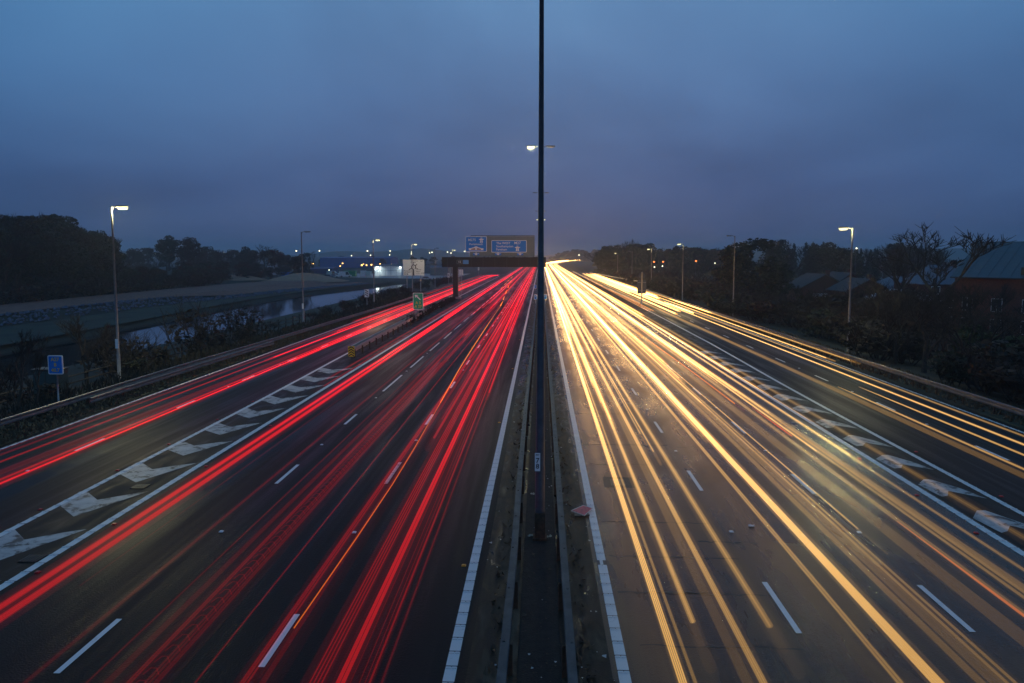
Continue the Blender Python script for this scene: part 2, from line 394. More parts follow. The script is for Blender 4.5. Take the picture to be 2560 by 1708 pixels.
# drain grates
for (x, y, par) in ((-13.42, 21.74, GL), (-12.98, 16.32, GL)):
    b = MB(); b.box(-.24, .24, -.22, .22, .001, .010); g = b.obj('drain_grate', M_GORE, par, (x, y, .004))
    bb = MB(); bb.box(-.02, .02, -.2, .2, 0, .012); bm_ = bb.mesh('grate_bar', M_SIGNBLACK)
    for i in range(6): link('grate_bar', bm_, g, (-.2+.08*i, 0, .010))
# repairs and cracks in the right-hand carriageway
M_SEAM = mat('bitumen_seal', (.014, .013, .012), .5, noise=.3, nscale=6)
def seam(x0, x1, y, w=.05, par=MRR, ang=0, seed=1):
    rr = random.Random(seed); b = MB(); n = 14; vs = []
    for i in range(n+1):
        x = x0+(x1-x0)*i/n; yy = y+ang*(x-x0)+rr.uniform(-.05, .05); ww = w*rr.uniform(.3, 1.3)
        vs += [(x, yy-ww/2, .0035), (x, yy+ww/2, .0035)]
    b.add(vs, [(2*i, 2*i+2, 2*i+3, 2*i+1) for i in range(n)]); b.obj('road_crack', M_SEAM, par)
for i, (x0, x1, y, w) in enumerate([(1.75, 5.2, 27.5, .09), (1.8, 4.9, 19.4, .06), (1.8, 5.1, 17.1, .07), (1.8, 3.9, 15.25, .1), (2.9, 5.2, 15.2, .05), (4.3, 5.9, 18.1, .08),
                                    (1.8, 4.2, 24.9, .05), (2.0, 5.2, 13.1, .05), (5.5, 8.7, 27.3, .04), (1.8, 4, 33, .08), (1.8, 5, 40, .1)]): seam(x0, x1, y, w, seed=i)
b = MB(); b.quad((2.15, 22.35, .003), (3.18, 22.33, .003), (3.2, 23.4, .003), (2.2, 23.46, .003)); b.obj('tarmac_patch', mat('patch_tarmac', (.024, .023, .022), .55, noise=.4, nscale=12), MRR)
b = MB(); b.quad((2.4, 22.55, .006), (2.9, 22.55, .006), (2.9, 23.2, .006), (2.42, 23.2, .006)); b.obj('manhole_cover', mat('iron_cover', (.05, .048, .045), .4, .5, bump=.6, bscale=60), MRR)

# ------------------------------------------------------------------ crash barriers
POSTM = {}
def barrier(label, pts, face, zt=.72, box=False, posts_to=170, sp=2.4, m=M_STEEL, pm=M_RUST, group='crash barriers along the motorway', step=8):
    """pts: (X, Y) polyline of the rail; face: +1 corrugation faces +X, -1 faces -X."""
    o = empty('crash_barrier', (pts[0][0], pts[0][1], 0), label, 'crash barrier', group)
    ox, oy = pts[0]
    seg = []
    for (a, c) in zip(pts, pts[1:]):
        n = max(1, int((c[1]-a[1])/step))
        for i in range(n): seg.append((a[0]+(c[0]-a[0])*i/n, a[1]+(c[1]-a[1])*i/n))
    seg.append(pts[-1])
    prof = [(0, 0), (.05, -.02), (.06, -.07), (.01, -.11), (.0, -.155), (.01, -.20), (.06, -.24), (.05, -.29), (0, -.31), (-.02, -.31), (-.02, 0)]
    if box: prof = [(.08, 0), (.085, -.05), (.08, -.20), (.06, -.20), (.06, -.04), (-.06, -.04), (-.06, -.20), (-.08, -.20), (-.085, -.05), (-.08, 0)]
    b = MB(); n = len(prof); vs = []
    for i, (x, y) in enumerate(seg):
        X, Y, _ = rp(x, y); j = R.uniform(-.025, .025)
        vs += [(X-ox+face*px+j, Y-oy, zt+pz+j*.4) for px, pz in prof]
    fs = []
    for i in range(len(seg)-1):
        for k in range(n):
            q = (i*n+k, (i+1)*n+k, (i+1)*n+(k+1) % n, i*n+(k+1) % n); fs.append(q if face > 0 else tuple(reversed(q)))
    fs += [tuple(range(n)), tuple(range((len(seg)-1)*n, len(seg)*n))]
    b.add(vs, fs); b.obj('rail', m, o)
    if 'p' not in POSTM:
        pb = MB(); pb.box(-.055, .055, -.012, .012, -.2, .60); pb.box(-.055, -.035, -.05, .012, -.2, .60); pb.box(.035, .055, -.012, .05, -.2, .6)
        POSTM['p'] = pb
    pme = POSTM['p'].mesh('post', pm)
    y = pts[0][1]+.4; i = 0
    def xat(y):
        for (a, c) in zip(pts, pts[1:]):
            if a[1] <= y <= c[1]: return a[0]+(c[0]-a[0])*(y-a[1])/(c[1]-a[1])
        return pts[-1][0]
    while y < min(pts[-1][1], posts_to):
        X = xat(y); link('post', pme, o, (X-ox-face*.075, y-oy, zt-.72)); y += sp
    return o
bl = barrier('steel crash barrier on the left side of the central reserve, beside the red trails', [(-.62, 2), (-.64, 10), (-.60, 16), (-.66, 22), (-.63, 60), (-.64, 800)], -1, box=True, m=M_BEAM)
br = barrier('steel crash barrier on the right side of the central reserve, beside the white trails', [(.56, 2), (.54, 14), (.60, 24), (.57, 60), (.58, 800)], 1, box=True, m=M_BEAM)
b = MB()
for k in range(34): b.box(-.03, .03, -.03, .03, 0, .02); 
bolts = MB(); bolts.box(-.025, .025, -.025, .025, -.002, .012); bme = bolts.mesh('bolt', M_DARK)
for o, X, s in ((bl, -.62, -1), (br, .56, 1)):
    for y in range(11, 44, 2): link('bolt', bme, o, (X+s*.03-o.location.x, y+.9-o.location.y, .725))
barrier('long steel safety fence along the left verge below the river bushes', [(-23.2, 14), (-23.2, 42), (-22.8, 56), (-21.95, 92), (-21.9, 135), (-21.9, 250)], 1, m=M_FENCE)
barrier('short second rail peeling away in front of the left verge safety fence', [(-22.75, 33), (-22.65, 46), (-22.45, 56)], 1, zt=.58, m=M_FENCE)
barrier('double rail barrier behind the yellow chevron board in the left gore', [(-14.2, 50.4), (-14.5, 73), (-15.2, 100), (-15.5, 118)], -1)
barrier('outer rail of the pair behind the yellow chevron board', [(-14.75, 52), (-15.0, 73), (-15.6, 112)], 1)
barrier('safety fence along the dark right verge below the bare tree', [(22.1, 14), (22.0, 40), (21.8, 70), (21.9, 150)], -1, m=M_FENCE)
barrier('distant rail on the bank above the right slip road', [(28.8, 148), (24, 205), (19.6, 275)], -1, zt=1.0, group=None)
barrier('rail in the right gore behind the grey backs of the signs', [(15.0, 103), (14.4, 160), (14.2, 300)], -1, posts_to=200)

# ------------------------------------------------------------------ street lamps
def column_mesh(h, r0, r1, m, name='column', door=True):
    b = MB(); b.tube([(0, 0, -.3), (0, 0, 1.6), (0, 0, 1.65), (0, 0, h)], [r0*1.25, r0*1.25, r0, r1], 12)
    return b.mesh(name, m, True)
def lantern_parts(parent, x0, sgn, z, lit, energy, yrot=0, ln=.75):
    b = MB(); b.tube([(0, 0, z-.25), (sgn*.12, 0, z-.03), (x0, 0, z+.02)], .035, 6); b.obj('arm', M_COLUMN, parent)
    b = MB(); xa, xb = sorted((x0-.05*sgn, x0+sgn*ln)); 
    b.add([(xa, -.14, z), (xb, -.10, z+.03), (xb, .10, z+.03), (xa, .14, z), (xa+.05, -.09, z+.11), (xb-.05, -.06, z+.09), (xb-.05, .06, z+.09), (xa+.05, .09, z+.11)],
          [(0,3,2,1),(4,5,6,7),(0,1,5,4),(1,2,6,5),(2,3,7,6),(3,0,4,7)])
    la = b.obj('lantern', M_COLUMN, parent)
    zd = .17 if lit else .075  # lit lenses hang deeper, their bloom imitated in the shape
    b = MB(); xa, xb = sorted((x0+.08*sgn, x0+sgn*(ln-.05))); b.add([(xa,-.11,z-.003),(xb,-.09,z+.02),(xb,.09,z+.02),(xa,.11,z-.003),
        (xa+.04,-.08,z-zd),(xb-.04,-.07,z-zd+.02),(xb-.04,.07,z-zd+.02),(xa+.04,.08,z-zd)], [(0,1,2,3),(7,6,5,4),(4,5,1,0),(5,6,2,1),(6,7,3,2),(7,4,0,3)])
    b.obj('lens', M_LIT if lit else M_UNLIT, la)
    if lit and energy:
        ld = bpy.data.lights.new('lamp_light', 'POINT'); ld.energy = energy*4; ld.color = (1, .90, .42)
        ld.shadow_soft_size = .2
        lo = bpy.data.objects.new('lamp_light', ld); C.objects.link(lo); lo.parent = la; lo.location = (x0+sgn*ln*.5, 0, z-.40)
def lamp(X, Y, h, sgn, lit, label, energy=250, z0=-.3, plate=False, arm=.35):
    o = empty('street_lamp', (X, Y, z0), label, 'street lamp', 'single-arm street lamps beside the slip roads')
    link('column', column_mesh(h-z0, .085, .05, M_COLUMN), o)
    lantern_parts(o, sgn*arm, sgn, h-z0, lit, energy)
    if plate:
        b = MB(); b.plate(rounded(.2, .62, .02), -.125, -.115); p = b.obj('number_plate', M_SIGNWHITE, o, (0, 0, 2.3))
    return o
lamp(-27.6, 43.0, 10.85, 1, True, 'lit street lamp left of the river bend, tallest in the left verge', 420, plate=True)
lamp(-26.9, 75.8, 10.36, 1, False, 'dark unlit street lamp beside the river on the left', 0, plate=True)
lamp(-26.9, 108.6, 10.2, 1, True, 'dimly lit street lamp standing before the white lit shed', 160, plate=True)
lamp(-26.6, 140, 10.0, 1, True, 'street lamp rising behind the white roundabout sign', 120)
lamp(-27.0, 173, 9.5, 1, False, 'unlit street lamp just right of the roundabout sign', 0, plate=True)
lamp(-27.0, 207, 9.3, 1, True, 'small lit street lamp left of the blue gantry signs', 120)
lamp(25.35, 56.8, 9.95, -1, True, 'brightly lit street lamp over the right slip road before the houses', 300)
lamp(25.2, 90, 10.25, -1, False, 'unlit street lamp in front of the dark evergreen on the right', 0)
lamp(25.6, 124, 9.75, -1, True, 'lit street lamp right of the grey sign backs', 200)
lamp(25.3, 157, 9.15, -1, True, 'dim lit street lamp just above the grey sign backs', 140)
lamp(25.4, 191, 8.8, -1, False, 'unlit thin street lamp left of the grey sign backs', 0)
lamp(25.1, 224, 8.4, -1, True, 'smallest lit street lamp beside the far right bank', 120)

def twin(Y, label, litL, litR, h=17.6, first=False):
    o = empty('twin_street_lamp', (cx(Y), Y, 0), label, 'street lamp', 'twin-arm lamp columns along the central reserve')
    b = MB(); b.tube([(0,0,-.2),(0,0,.5),(0,0,2.0),(0,0,2.05),(0,0,8),(0,0,h)], [.135,.135,.132,.122,.078,.05], 20)
    b.obj('column', M_DARKCOL, o, smooth=True)
    for s, lit in ((-1, litL), (1, litR)): lantern_parts(o, s*.55, s, h, lit, 520 if (lit and Y < 100) else 0)
    if first:
        b = MB(); b.box(-.19, .19, -.19, .19, 0, .05); b.obj('base_plate', M_RUST, o)
        b = MB(); b.box(-.145, .145, -.145, .145, .06, .75); b.obj('base_box', M_RUST, o)
        b = MB(); b.plate(rounded(.145, .50, .012), -.142, -.134); p = b.obj('number_plate', M_SIGNWHITE, o, (-.07, -.02, 2.18))
        lettering('7', .19, M_SIGNBLACK, p, (0, -.145, .04)); lettering('8', .19, M_SIGNBLACK, p, (0, -.145, -.12))
        lettering('M27', .055, M_SIGNBLACK, p, (0, -.145, .2))
twin(18.17, 'tall dark lamp column nearest the camera, carrying the 78 plate', False, False, first=True)
twin(63, 'twin-arm column with its left lamp lit, half hidden by the nearest column', True, False)
twin(109, 'twin-arm column with both lamps dark behind the nearest column', False, False)
twin(154, 'farther twin-arm column with both lamps dark', False, False)
twin(190, 'farthest twin-arm column with both small lamps lit', True, True)

# ------------------------------------------------------------------ signs
def board(o, w, h, z, m, border=None, r=.06, y=0, bw=.05, name='panel'):
    p = None
    b = MB(); b.plate(rounded(w, h, r), -.02, .02); p = b.obj(name, border or m, o, (0, y, z))
    if border:
        b = MB(); b.plate(rounded(w-2*bw, h-2*bw, r*.7), -.026, -.018); b.obj('face', m, p)
    return p
def posts(o, xs, z0, z1, m=M_STEEL, r=.045, y=.07):
    for x in xs:
        b = MB(); b.tube([(x, y, z0), (x, y, z1)], r, 8); b.obj('post', m, o, smooth=True)
def arrow_poly(pts, b, y0=-.036, y1=-.028): b.plate(pts, y0, y1)
# blue location sign
o = empty('location_sign', (-25.2, 34.0, -.2), 'blue location sign reading A27 B 40.7 behind the left safety fence', 'road sign')
p = board(o, .80, 1.0, 2.27, M_SIGNBLUE, M_SIGNWHITE, .08)
for s, z, sz in (('A27', .28, .26), ('B', .0, .26), ('40.7', -.28, .26)): lettering(s, sz, M_YELLOW, p, (0, -.035, z))
posts(o, [0], -.3, 2.6)
# green A3 A27 sign
o = empty('exit_sign', (-15.35, 84.5, 0), 'green exit sign with white arrow over A3 and A27', 'road sign')
p = board(o, 1.3, 2.1, 2.0, M_SIGNGREEN, M_SIGNWHITE, .12, bw=.07)
b = MB(); arrow_poly([(-.42, .82), (.02, .78), (-.09, .67), (.35, .22), (.25, .12), (-.2, .55), (-.36, .42)][::-1], b); b.obj('arrow', M_SIGNWHITE, p)
lettering('A 3', .46, M_YELLOW, p, (0, -.036, -.22)); lettering('A 27', .46, M_YELLOW, p, (0, -.036, -.68)); posts(o, [-.3, .3], -.1, 2.6)
# yellow chevron board
o = empty('chevron_board', (-14.05, 49.6, 0), 'yellow and black chevron board on the barrier end in the left gore', 'road sign')
p = board(o, .48, .78, .62, M_YELLOW, None, .04)
for k in range(4):
    z = -.3+.185*k; b = MB(); b.plate([(-.22, z-.1), (0, z+.05), (.22, z-.1), (.22, z-.01), (0, z+.14), (-.22, z-.01)], -.03, -.022); b.obj('chevron', M_SIGNBLACK, p)
posts(o, [0], -.1, .9, M_DARK)
# countdown markers
for (X, Y, n, lab) in ((-26.1, 101, 3, 'white countdown marker with three black slanted bars'), (-26.1, 192, 2, 'white countdown marker with two bars left of the gantry leg'),
                       (-25.9, 283, 1, 'small white countdown marker with one bar beyond the gantry leg')):
    o = empty('countdown_marker', (X, Y, -.3), lab, 'road sign', 'countdown markers along the left verge')
    p = board(o, .66, 1.2, 2.35, M_SIGNWHITE, None, .03)
    for k in range(n):
        z = (k-(n-1)/2)*.32; b = MB(); b.plate([(-.24, z+.10), (.24, z-.22), (.24, z-.07), (-.24, z+.25)], -.03, -.022); b.obj('bar', M_SIGNBLACK, p)
    posts(o, [0], -.2, 2.9)
# roundabout direction sign
o = empty('direction_sign', (-27.6, 147, -.8), 'large white direction sign with a black roundabout diagram', 'road sign')
p = board(o, 4.65, 3.45, 5.85, M_SIGNWHITE, None, .12)
b = MB(); n = 20; ring = []
for k in range(n):
    a0, a1 = 2*PI*k/n, 2*PI*(k+1)/n
    if 15 <= k <= 16: continue
    q = [(math.cos(a)*r, math.sin(a)*r+.12) for a, r in ((a0, .36), (a0, .54), (a1, .54), (a1, .36))]; b.plate(q, -.03, -.021)
b.plate([(-.16, -1.72), (.14, -1.72), (.12, -.38), (-.14, -.38)], -.031, -.021); b.plate([(-.07, .6), (.07, .6), (.07, 1.2), (-.07, 1.2)], -.031, -.021)
b.plate([(.33, .45), (.45, .35), (.78, .72), (.66, .82)], -.032, -.021); b.plate([(.5, -.02), (.98, -.22), (.94, -.34), (.46, -.14)], -.032, -.021)
b.plate([(-.5, -.08), (-1.1, -.4), (-1.04, -.56), (-.4, -.24)], -.032, -.021); b.plate([(-.04, -.02), (.04, -.02), (.04, .34), (-.04, .34)], -.031, -.021)
b.obj('road_diagram', M_SIGNBLACK, p)
for s, x, z, sz in (('Southampton', -.6, 1.46, .30), ('The West', -.7, 1.12, .30), ('A27', 1.5, 1.38, .32), ('Portsmouth', -2.1, -.72, .34), ('City Centre', -2.1, -1.06, .30),
                    ('(M275)', -2.15, -1.42, .30), ('Chichester', .45, -.45, .28), ('Brighton', .45, -.82, .28), ('London', .45, -1.2, .28), ('A3(M)', 1.55, -1.2, .30)):
    lettering(s, sz, M_SIGNBLACK, p, (x, -.024, z), 'L')
b = MB(); b.tube([(-1.35, -.03, -1.42), (-1.35, -.021, -1.42)], .13, 10); b.obj('symbol_dot', M_SIGNBLACK, p)
posts(o, [-1.5, 1.5], -1, 7.4, M_STEEL, .08)
# far white sign behind gantry leg
o = empty('direction_sign', (at(1148, 690, 205)[0], 205, -.3), 'small pale direction sign just right of the gantry leg', 'road sign')
p = board(o, 2.4, 1.65, 2.9, M_SIGNWHITE, None, .06)
for z in (-.4, 0, .4):
    b = MB(); b.plate([(-1.0, z-.08), (-.1, z-.08), (-.1, z+.08), (-1.0, z+.08)], -.03, -.021); b.obj('legend_bar', M_SIGNBLACK, p)
posts(o, [-.8, .8], -.2, 3.6)
# grey backs of the signs in the right gore
o = empty('gore_sign', (14.9, 101, 0), 'grey back of a round sign above a rectangular sign in the right gore', 'road sign')
b = MB(); b.tube([(0, -.03, 4.75), (0, -.012, 4.75)], .5, 24); b.obj('disc_panel', M_ALU, o)
b = MB(); b.plate([(-.62, 2.1), (.62, 2.1), (.7, 3.2), (.6, 4.15), (-.45, 4.15), (-.74, 3.7)], -.03, -.01); b.obj('rectangular_panel', M_ALU, o)
for z in (2.5, 3.7):
    b = MB(); b.box(-.6, .6, -.06, -.031, z, z+.06); b.obj('bracket', M_STEEL, o)
posts(o, [0], -.1, 5.3, M_STEEL, .09, -.11)
# small blue signs on the central reserve
for (px, py, Y, lab) in ((1339, 743, 108.6, 'small blue location sign left of the nearest column base'), (1363.5, 742, 108.6, 'small blue location sign right of the nearest column base'),
                         (1338.5, 717, 150, 'farther small blue sign left of the nearest column')):
    X, z = at(px, py, Y); o = empty('location_sign', (X, Y, 0), lab, 'road sign', 'blue location signs on the central reserve')
    p = board(o, .5, .82, z, M_SIGNBLUE, M_SIGNWHITE, .06); lettering('A27', .16, M_SIGNWHITE, p, (0, -.035, .15)); posts(o, [0], 0, z+.3)

# ------------------------------------------------------------------ gantry
GY = 121.0
o = empty('sign_gantry', (-15.2, GY, 0), 'dark motorway gantry with a grey sign panel spanning the red trails', 'sign gantry')
def gl(x): return x+15.2
b = MB(); b.box(gl(-17.5), gl(.9), -.9, .9, 5.65, 7.4); boom = b.obj('boom', M_GANTRY, o)
for k in range(9):
    b = MB(); x = gl(-16.5+2.1*k); b.box(x-.06, x+.06, -.97, -.903, 5.7, 7.35); b.obj('boom_rib', M_DARK, boom)
b = MB(); b.box(-.42, .42, -.45, .45, 0, 5.648); b.obj('leg', M_GANTRY, o)
b = MB(); b.box(gl(-.2), gl(.25), -.3, .3, 0, 5.648); b.obj('leg', M_GANTRY, o)
b = MB(); b.box(-.9, .9, -.9, .9, -.1, .35); b.obj('leg_footing', M_CONC, o)
b = MB()
for s in (-.25, .25): b.tube([(.85+s, -.3, .5), (.85+s, -.3, 5.64)], .025, 5)
for k in range(17): b.tube([(.6, -.3, .7+.3*k), (1.1, -.3, .7+.3*k)], .016, 5)
b.obj('ladder', M_STEEL, o)
b = MB(); b.box(gl(-12.55), gl(-1.1), -.40, -.3, 7.45, 11.1); gp = b.obj('backing_panel', M_GREYPANEL, o)
for k in range(5):
    x = gl(-11.6+2.3*k); b = MB(); b.box(x-.05, x+.05, -.28, -.1, 6.6, 11.15); b.obj('panel_support', M_DARK, o)
b = MB(); b.tube([(gl(-12.4), -.35, 11.2), (gl(-1.1), -.35, 11.2)], .05, 6); b.obj('light_rail', M_DARK, o)
def sub(w, h, x, z, lab):
    b = MB(); b.plate(rounded(w, h, .15), -.50, -.41); f = b.obj('sign_plate', M_SIGNWHITE, o, (gl(x), 0, z)); f['label'] = lab
    b = MB(); b.plate(rounded(w-.2, h-.2, .1), -.51, -.495); b.obj('face', M_SIGNBLUE, f); return f
def motorway_symbol(b, x, z, s):
    # two converging carriageways under a bridge, the usual motorway emblem
    for k in (-1, 1):
        q = [(x+k*.02*s, z-.5*s), (x+k*.30*s, z-.5*s), (x+k*.2*s, z+.02*s), (x+k*.045*s, z+.02*s)]
        b.plate(q if k > 0 else q[::-1], -.53, -.512)
        q = [(x+k*.04*s, z+.2*s), (x+k*.16*s, z+.2*s), (x+k*.12*s, z+.46*s), (x+k*.045*s, z+.46*s)]
        b.plate(q if k > 0 else q[::-1], -.53, -.512)
    b.plate([(x-.5*s, z+.14*s), (x-.34*s, z+.02*s), (x+.34*s, z+.02*s), (x+.5*s, z+.14*s), (x+.42*s, z+.2*s), (x-.42*s, z+.2*s)], -.532, -.512)
f1 = sub(3.8, 2.72, -11.45, 9.70, 'blue motorway sign reading M275 Portsmouth')
lettering('M275', .62, M_SIGNWHITE, f1, (-.72, -.52, .72)); lettering('Portsmouth', .50, M_SIGNWHITE, f1, (.0, -.52, -.02))
b = MB(); motorway_symbol(b, .95, .72, .95); b.obj('motorway_symbol', M_SIGNWHITE, f1)
b = MB(); b.plate([(-1.3, -1.1), (1.3, -1.1), (1.3, -.72), (.95, -.72), (.3, -.52), (.18, -.40), (-.18, -.40), (-.3, -.52), (-.95, -.72), (-1.3, -.72)], -.53, -.512); b.obj('port_symbol', M_SIGNWHITE, f1)
for s in (-1, 1):
    q = [(s*.15, -1.0), (s*.85, -1.0), (s*.9, -.86), (s*.3, -.72), (s*.15, -.78)]; b = MB(); b.plate(q if s > 0 else q[::-1], -.54, -.531); b.obj('port_arch', M_BROWN, f1)
f2 = sub(6.25, 2.15, -5.62, 9.30, 'wide blue motorway sign reading The WEST Southampton Fareham M27')
for s, z in (('The WEST', .55), ('Southampton', .0), ('Fareham', -.55)): lettering(s, .56, M_SIGNWHITE, f2, (-2.25, -.52, z), 'L')
lettering('M27', .66, M_SIGNWHITE, f2, (1.5, -.52, .58)); b = MB(); motorway_symbol(b, 1.5, -.32, 1.0); b.obj('motorway_symbol', M_SIGNWHITE, f2)
for x in (-11.45, -7.55, -3.65):
    b = MB(); b.plate([(-.55, -.22), (.55, -.22), (.55, .22), (-.55, .22)], -.47, -.41); a = b.obj('lane_plate', M_SIGNBLUE, o, (gl(x), 0, 7.95))
    b = MB(); b.plate([(0, -.25), (.2, -.05), (.45, .1), (.45, .17), (.12, .05), (.12, .25), (-.12, .25), (-.12, .05), (-.45, .17), (-.45, .1), (-.2, -.05)], -.50, -.475); b.obj('lane_arrow', M_SIGNWHITE, a)
b = MB(); b.plate(rounded(1.0, .72, .05), -.99, -.905); j = b.obj('junction_plate', M_GREYPANEL, o, (gl(-14.35), 0, 6.55))
b = MB(); b.plate(rounded(.88, .6, .04), -1.0, -.985); b.obj('face', M_SIGNBLACK, j); lettering('12', .5, M_SIGNWHITE, j, (0, -1.01, 0))
b = MB(); b.plate(rounded(1.0, .72, .03), -.99, -.905); b.obj('pale_blue_plate', mat('pale_blue', (.08, .30, .62), .4), o, (gl(-13.25), 0, 6.55))

# ------------------------------------------------------------------ water, banks, track
b = MB(); ys = list(range(-10, 262, 8)); vs = []
for y in ys: vs += [(-66, y, -2.35), (-39.5, y, -2.35)]
b.add(vs, [(2*i, 2*i+1, 2*i+3, 2*i+2) for i in range(len(ys)-1)])
mw = mat('river_water', (.012, .018, .022), .06, bump=.05, bscale=1.2, spec=.6); tag(b.obj('river', mw), kind='structure')
def ribbon(name, fl, fr, y0, y1, m, dz=.06, kind='structure', n=3):
    b = MB(); ys = [y0+(y1-y0)*i/40 for i in range(41)]; vs = []
    for y in ys:
        for k in range(n+1):
            x = fl(y)+(fr(y)-fl(y))*k/n; vs.append((x, y, H(x, y)+dz+R.uniform(0, .05)))
    b.add(vs, [(j*(n+1)+i, j*(n+1)+i+1, (j+1)*(n+1)+i+1, (j+1)*(n+1)+i) for j in range(40) for i in range(n)])
    return tag(b.obj(name, m), kind=kind)
def track_r(y): return -74.5+6*sst(110, 170, y)+9*sst(165, 225, y)
def track_l(y): return -88-1*sst(100, 150, y)+4*sst(165, 225, y)
ribbon('gravel_track', track_l, track_r, 40, 228, M_PATH, .35, n=6)
ribbon('grass_bank', lambda y: -69+6*sst(110, 170, y)+6*sst(170, 225, y), lambda y: river_left(y)-1.2, 20, 240, M_GRASS, .12)
# riprap
b = MB()
for i in range(1500):
    y = R.uniform(50, 222); x = R.uniform(-74.5, -69.5)+6*sst(110, 170, y)+8*sst(165, 225, y); s = R.uniform(.18, .42); z = H(x, y)+.3
    pts = [(x+R.uniform(.6, 1)*s*dx, y+R.uniform(.6, 1)*s*dy, z+R.uniform(.5, .9)*s*dz) for dx, dy, dz in ((1,0,0),(0,1,0),(-1,0,0),(0,-1,0),(0,0,1),(0,0,-.6))]
    b.add(pts, [(0,1,4),(1,2,4),(2,3,4),(3,0,4),(1,0,5),(2,1,5),(3,2,5),(0,3,5)])
tag(b.obj('riprap_rocks', M_ROCK), 'band of tumbled grey rocks between the gravel track and the grass bank', 'rocks', kind='stuff')
# sand heaps
def heap(x, y, rx, ry, h, label):
    b = MB(); n = 22; vs = [(x, y, H(x, y)+h)]; fs = []
    for j, (q, zz) in enumerate(((.3, .82), (.6, .45), (.85, .14), (1.05, -.1))):
        for k in range(n):
            a = 2*PI*k/n; w = 1+.12*math.sin(3*a+x)+R.uniform(-.04, .04); vs.append((x+rx*q*w*math.cos(a), y+ry*q*w*math.sin(a), H(x, y)+h*zz+R.uniform(-.04, .04)))
    fs += [(0, 1+k, 1+(k+1) % n) for k in range(n)]
    for j in range(3): fs += [(1+j*n+k, 1+(j+1)*n+k, 1+(j+1)*n+(k+1) % n, 1+j*n+(k+1) % n) for k in range(n)]
    b.add(vs, fs); tag(b.obj('sand_heap', M_SAND, smooth=True), label, 'sand heap')
heap(-80, 226, 13, 16, 2.6, 'broad pale sand heap at the far end of the gravel track')
heap(-98, 218, 8, 10, 1.6, 'low sand heap left of the broad pale one')

# ------------------------------------------------------------------ small things on the central reserve
o = empty('fallen_sign', (1.28, 20.05, 0), 'fallen red road sign lying on the right edge line by the barrier', 'road sign')
b = MB(); P4 = [(-.34, -.06), (.04, -.36), (.31, .15), (.05, .35), (-.14, .15)]
zz = [.075, .05, .075, .09, .085]
b.add([(x, y, z) for (x, y), z in zip(P4, zz)]+[(x, y, z+.012) for (x, y), z in zip(P4, zz)]+[(0, 0, .09)],
      [(4,3,2,1,0)]+[(5+i, 5+(i+1) % 5, 10) for i in range(5)]+[(i, (i+1) % 5, 5+(i+1) % 5, 5+i) for i in range(5)])
b.obj('panel', mat('scuffed_red', (.50, .07, .09), .5, noise=.45, nscale=14), o)
b = MB()
for i in range(5):
    a, c = P4[i], P4[(i+1) % 5]; b.tube([(a[0], a[1], zz[i]+.008), (c[0], c[1], zz[(i+1) % 5]+.008)], .016, 5)
b.obj('rim', mat('pale_rim', (.55, .48, .47), .5), o)
b = MB(); b.box(-.25, -.02, -.40, -.12, .02, .07); b.box(-.05, .2, -.3, -.24, .02, .06); b.obj('stand', M_DARK, o)
def lump(x, y, s, label, m):
    b = MB(); 
    for k in range(5):
        dx, dy, q = R.uniform(-s, s)*.6, R.uniform(-s, s)*.6, s*R.uniform(.3, .6)
        b.add([(x+dx+q*a, y+dy+q*c, max(0, e*q)) for a, c, e in ((1,0,.2),(0,1,.3),(-1,0,.25),(0,-1,.2),(.1,.1,1.1))], [(0,1,4),(1,2,4),(2,3,4),(3,0,4)])
    tag(b.obj('concrete_lump', m), label, 'rubble')
mp_ = mat('pale_rubble', (.36, .38, .30), .9, noise=.5, nscale=20)
lump(-.25, 18.25, .11, 'pale rubble left of the nearest column base', mp_); lump(.25, 18.25, .09, 'pale rubble right of the nearest column base', mp_)
lump(-.22, 21.6, .10, 'pale rubble behind the nearest column beneath the 78 plate', mp_)
b = MB()
for i in range(420):
    y = 11+R.random()**1.7*45; x = R.uniform(-.4, .45) if R.random() < .6 else R.choice((-1, 1))*R.uniform(.7, 1.4); s = R.uniform(.008, .032)*(2.2 if R.random() < .12 else 1); a = R.uniform(0, PI); z = .012
    b.mi = 0 if R.random() < .75 else 1
    c_, s_ = math.cos(a)*s, math.sin(a)*s
    b.add([(x+c_, y+s_, z), (x-s_, y+c_, z+s*.5), (x-c_, y-s_, z), (x+s_, y-c_, z+s*.4)], [(0, 1, 2, 3)])
tag(b.obj('litter', [mat('leaf_litter', (.07, .055, .035), .9), mat('litter_white', (.5, .5, .48), .7)]), 'scattered leaves and litter on the soil between the barriers', 'litter', kind='stuff')
o = empty('dropped_can', (6.05, 19.2, 0), 'small pale crushed can lying in the middle of the right carriageway', 'can')
b = MB(); b.tube([(-.07, 0, .035), (-.02, .01, .03), (.03, -.01, .028), (.08, 0, .035)], [.03, .034, .024, .03], 8); b.obj('body', M_STUD, o)

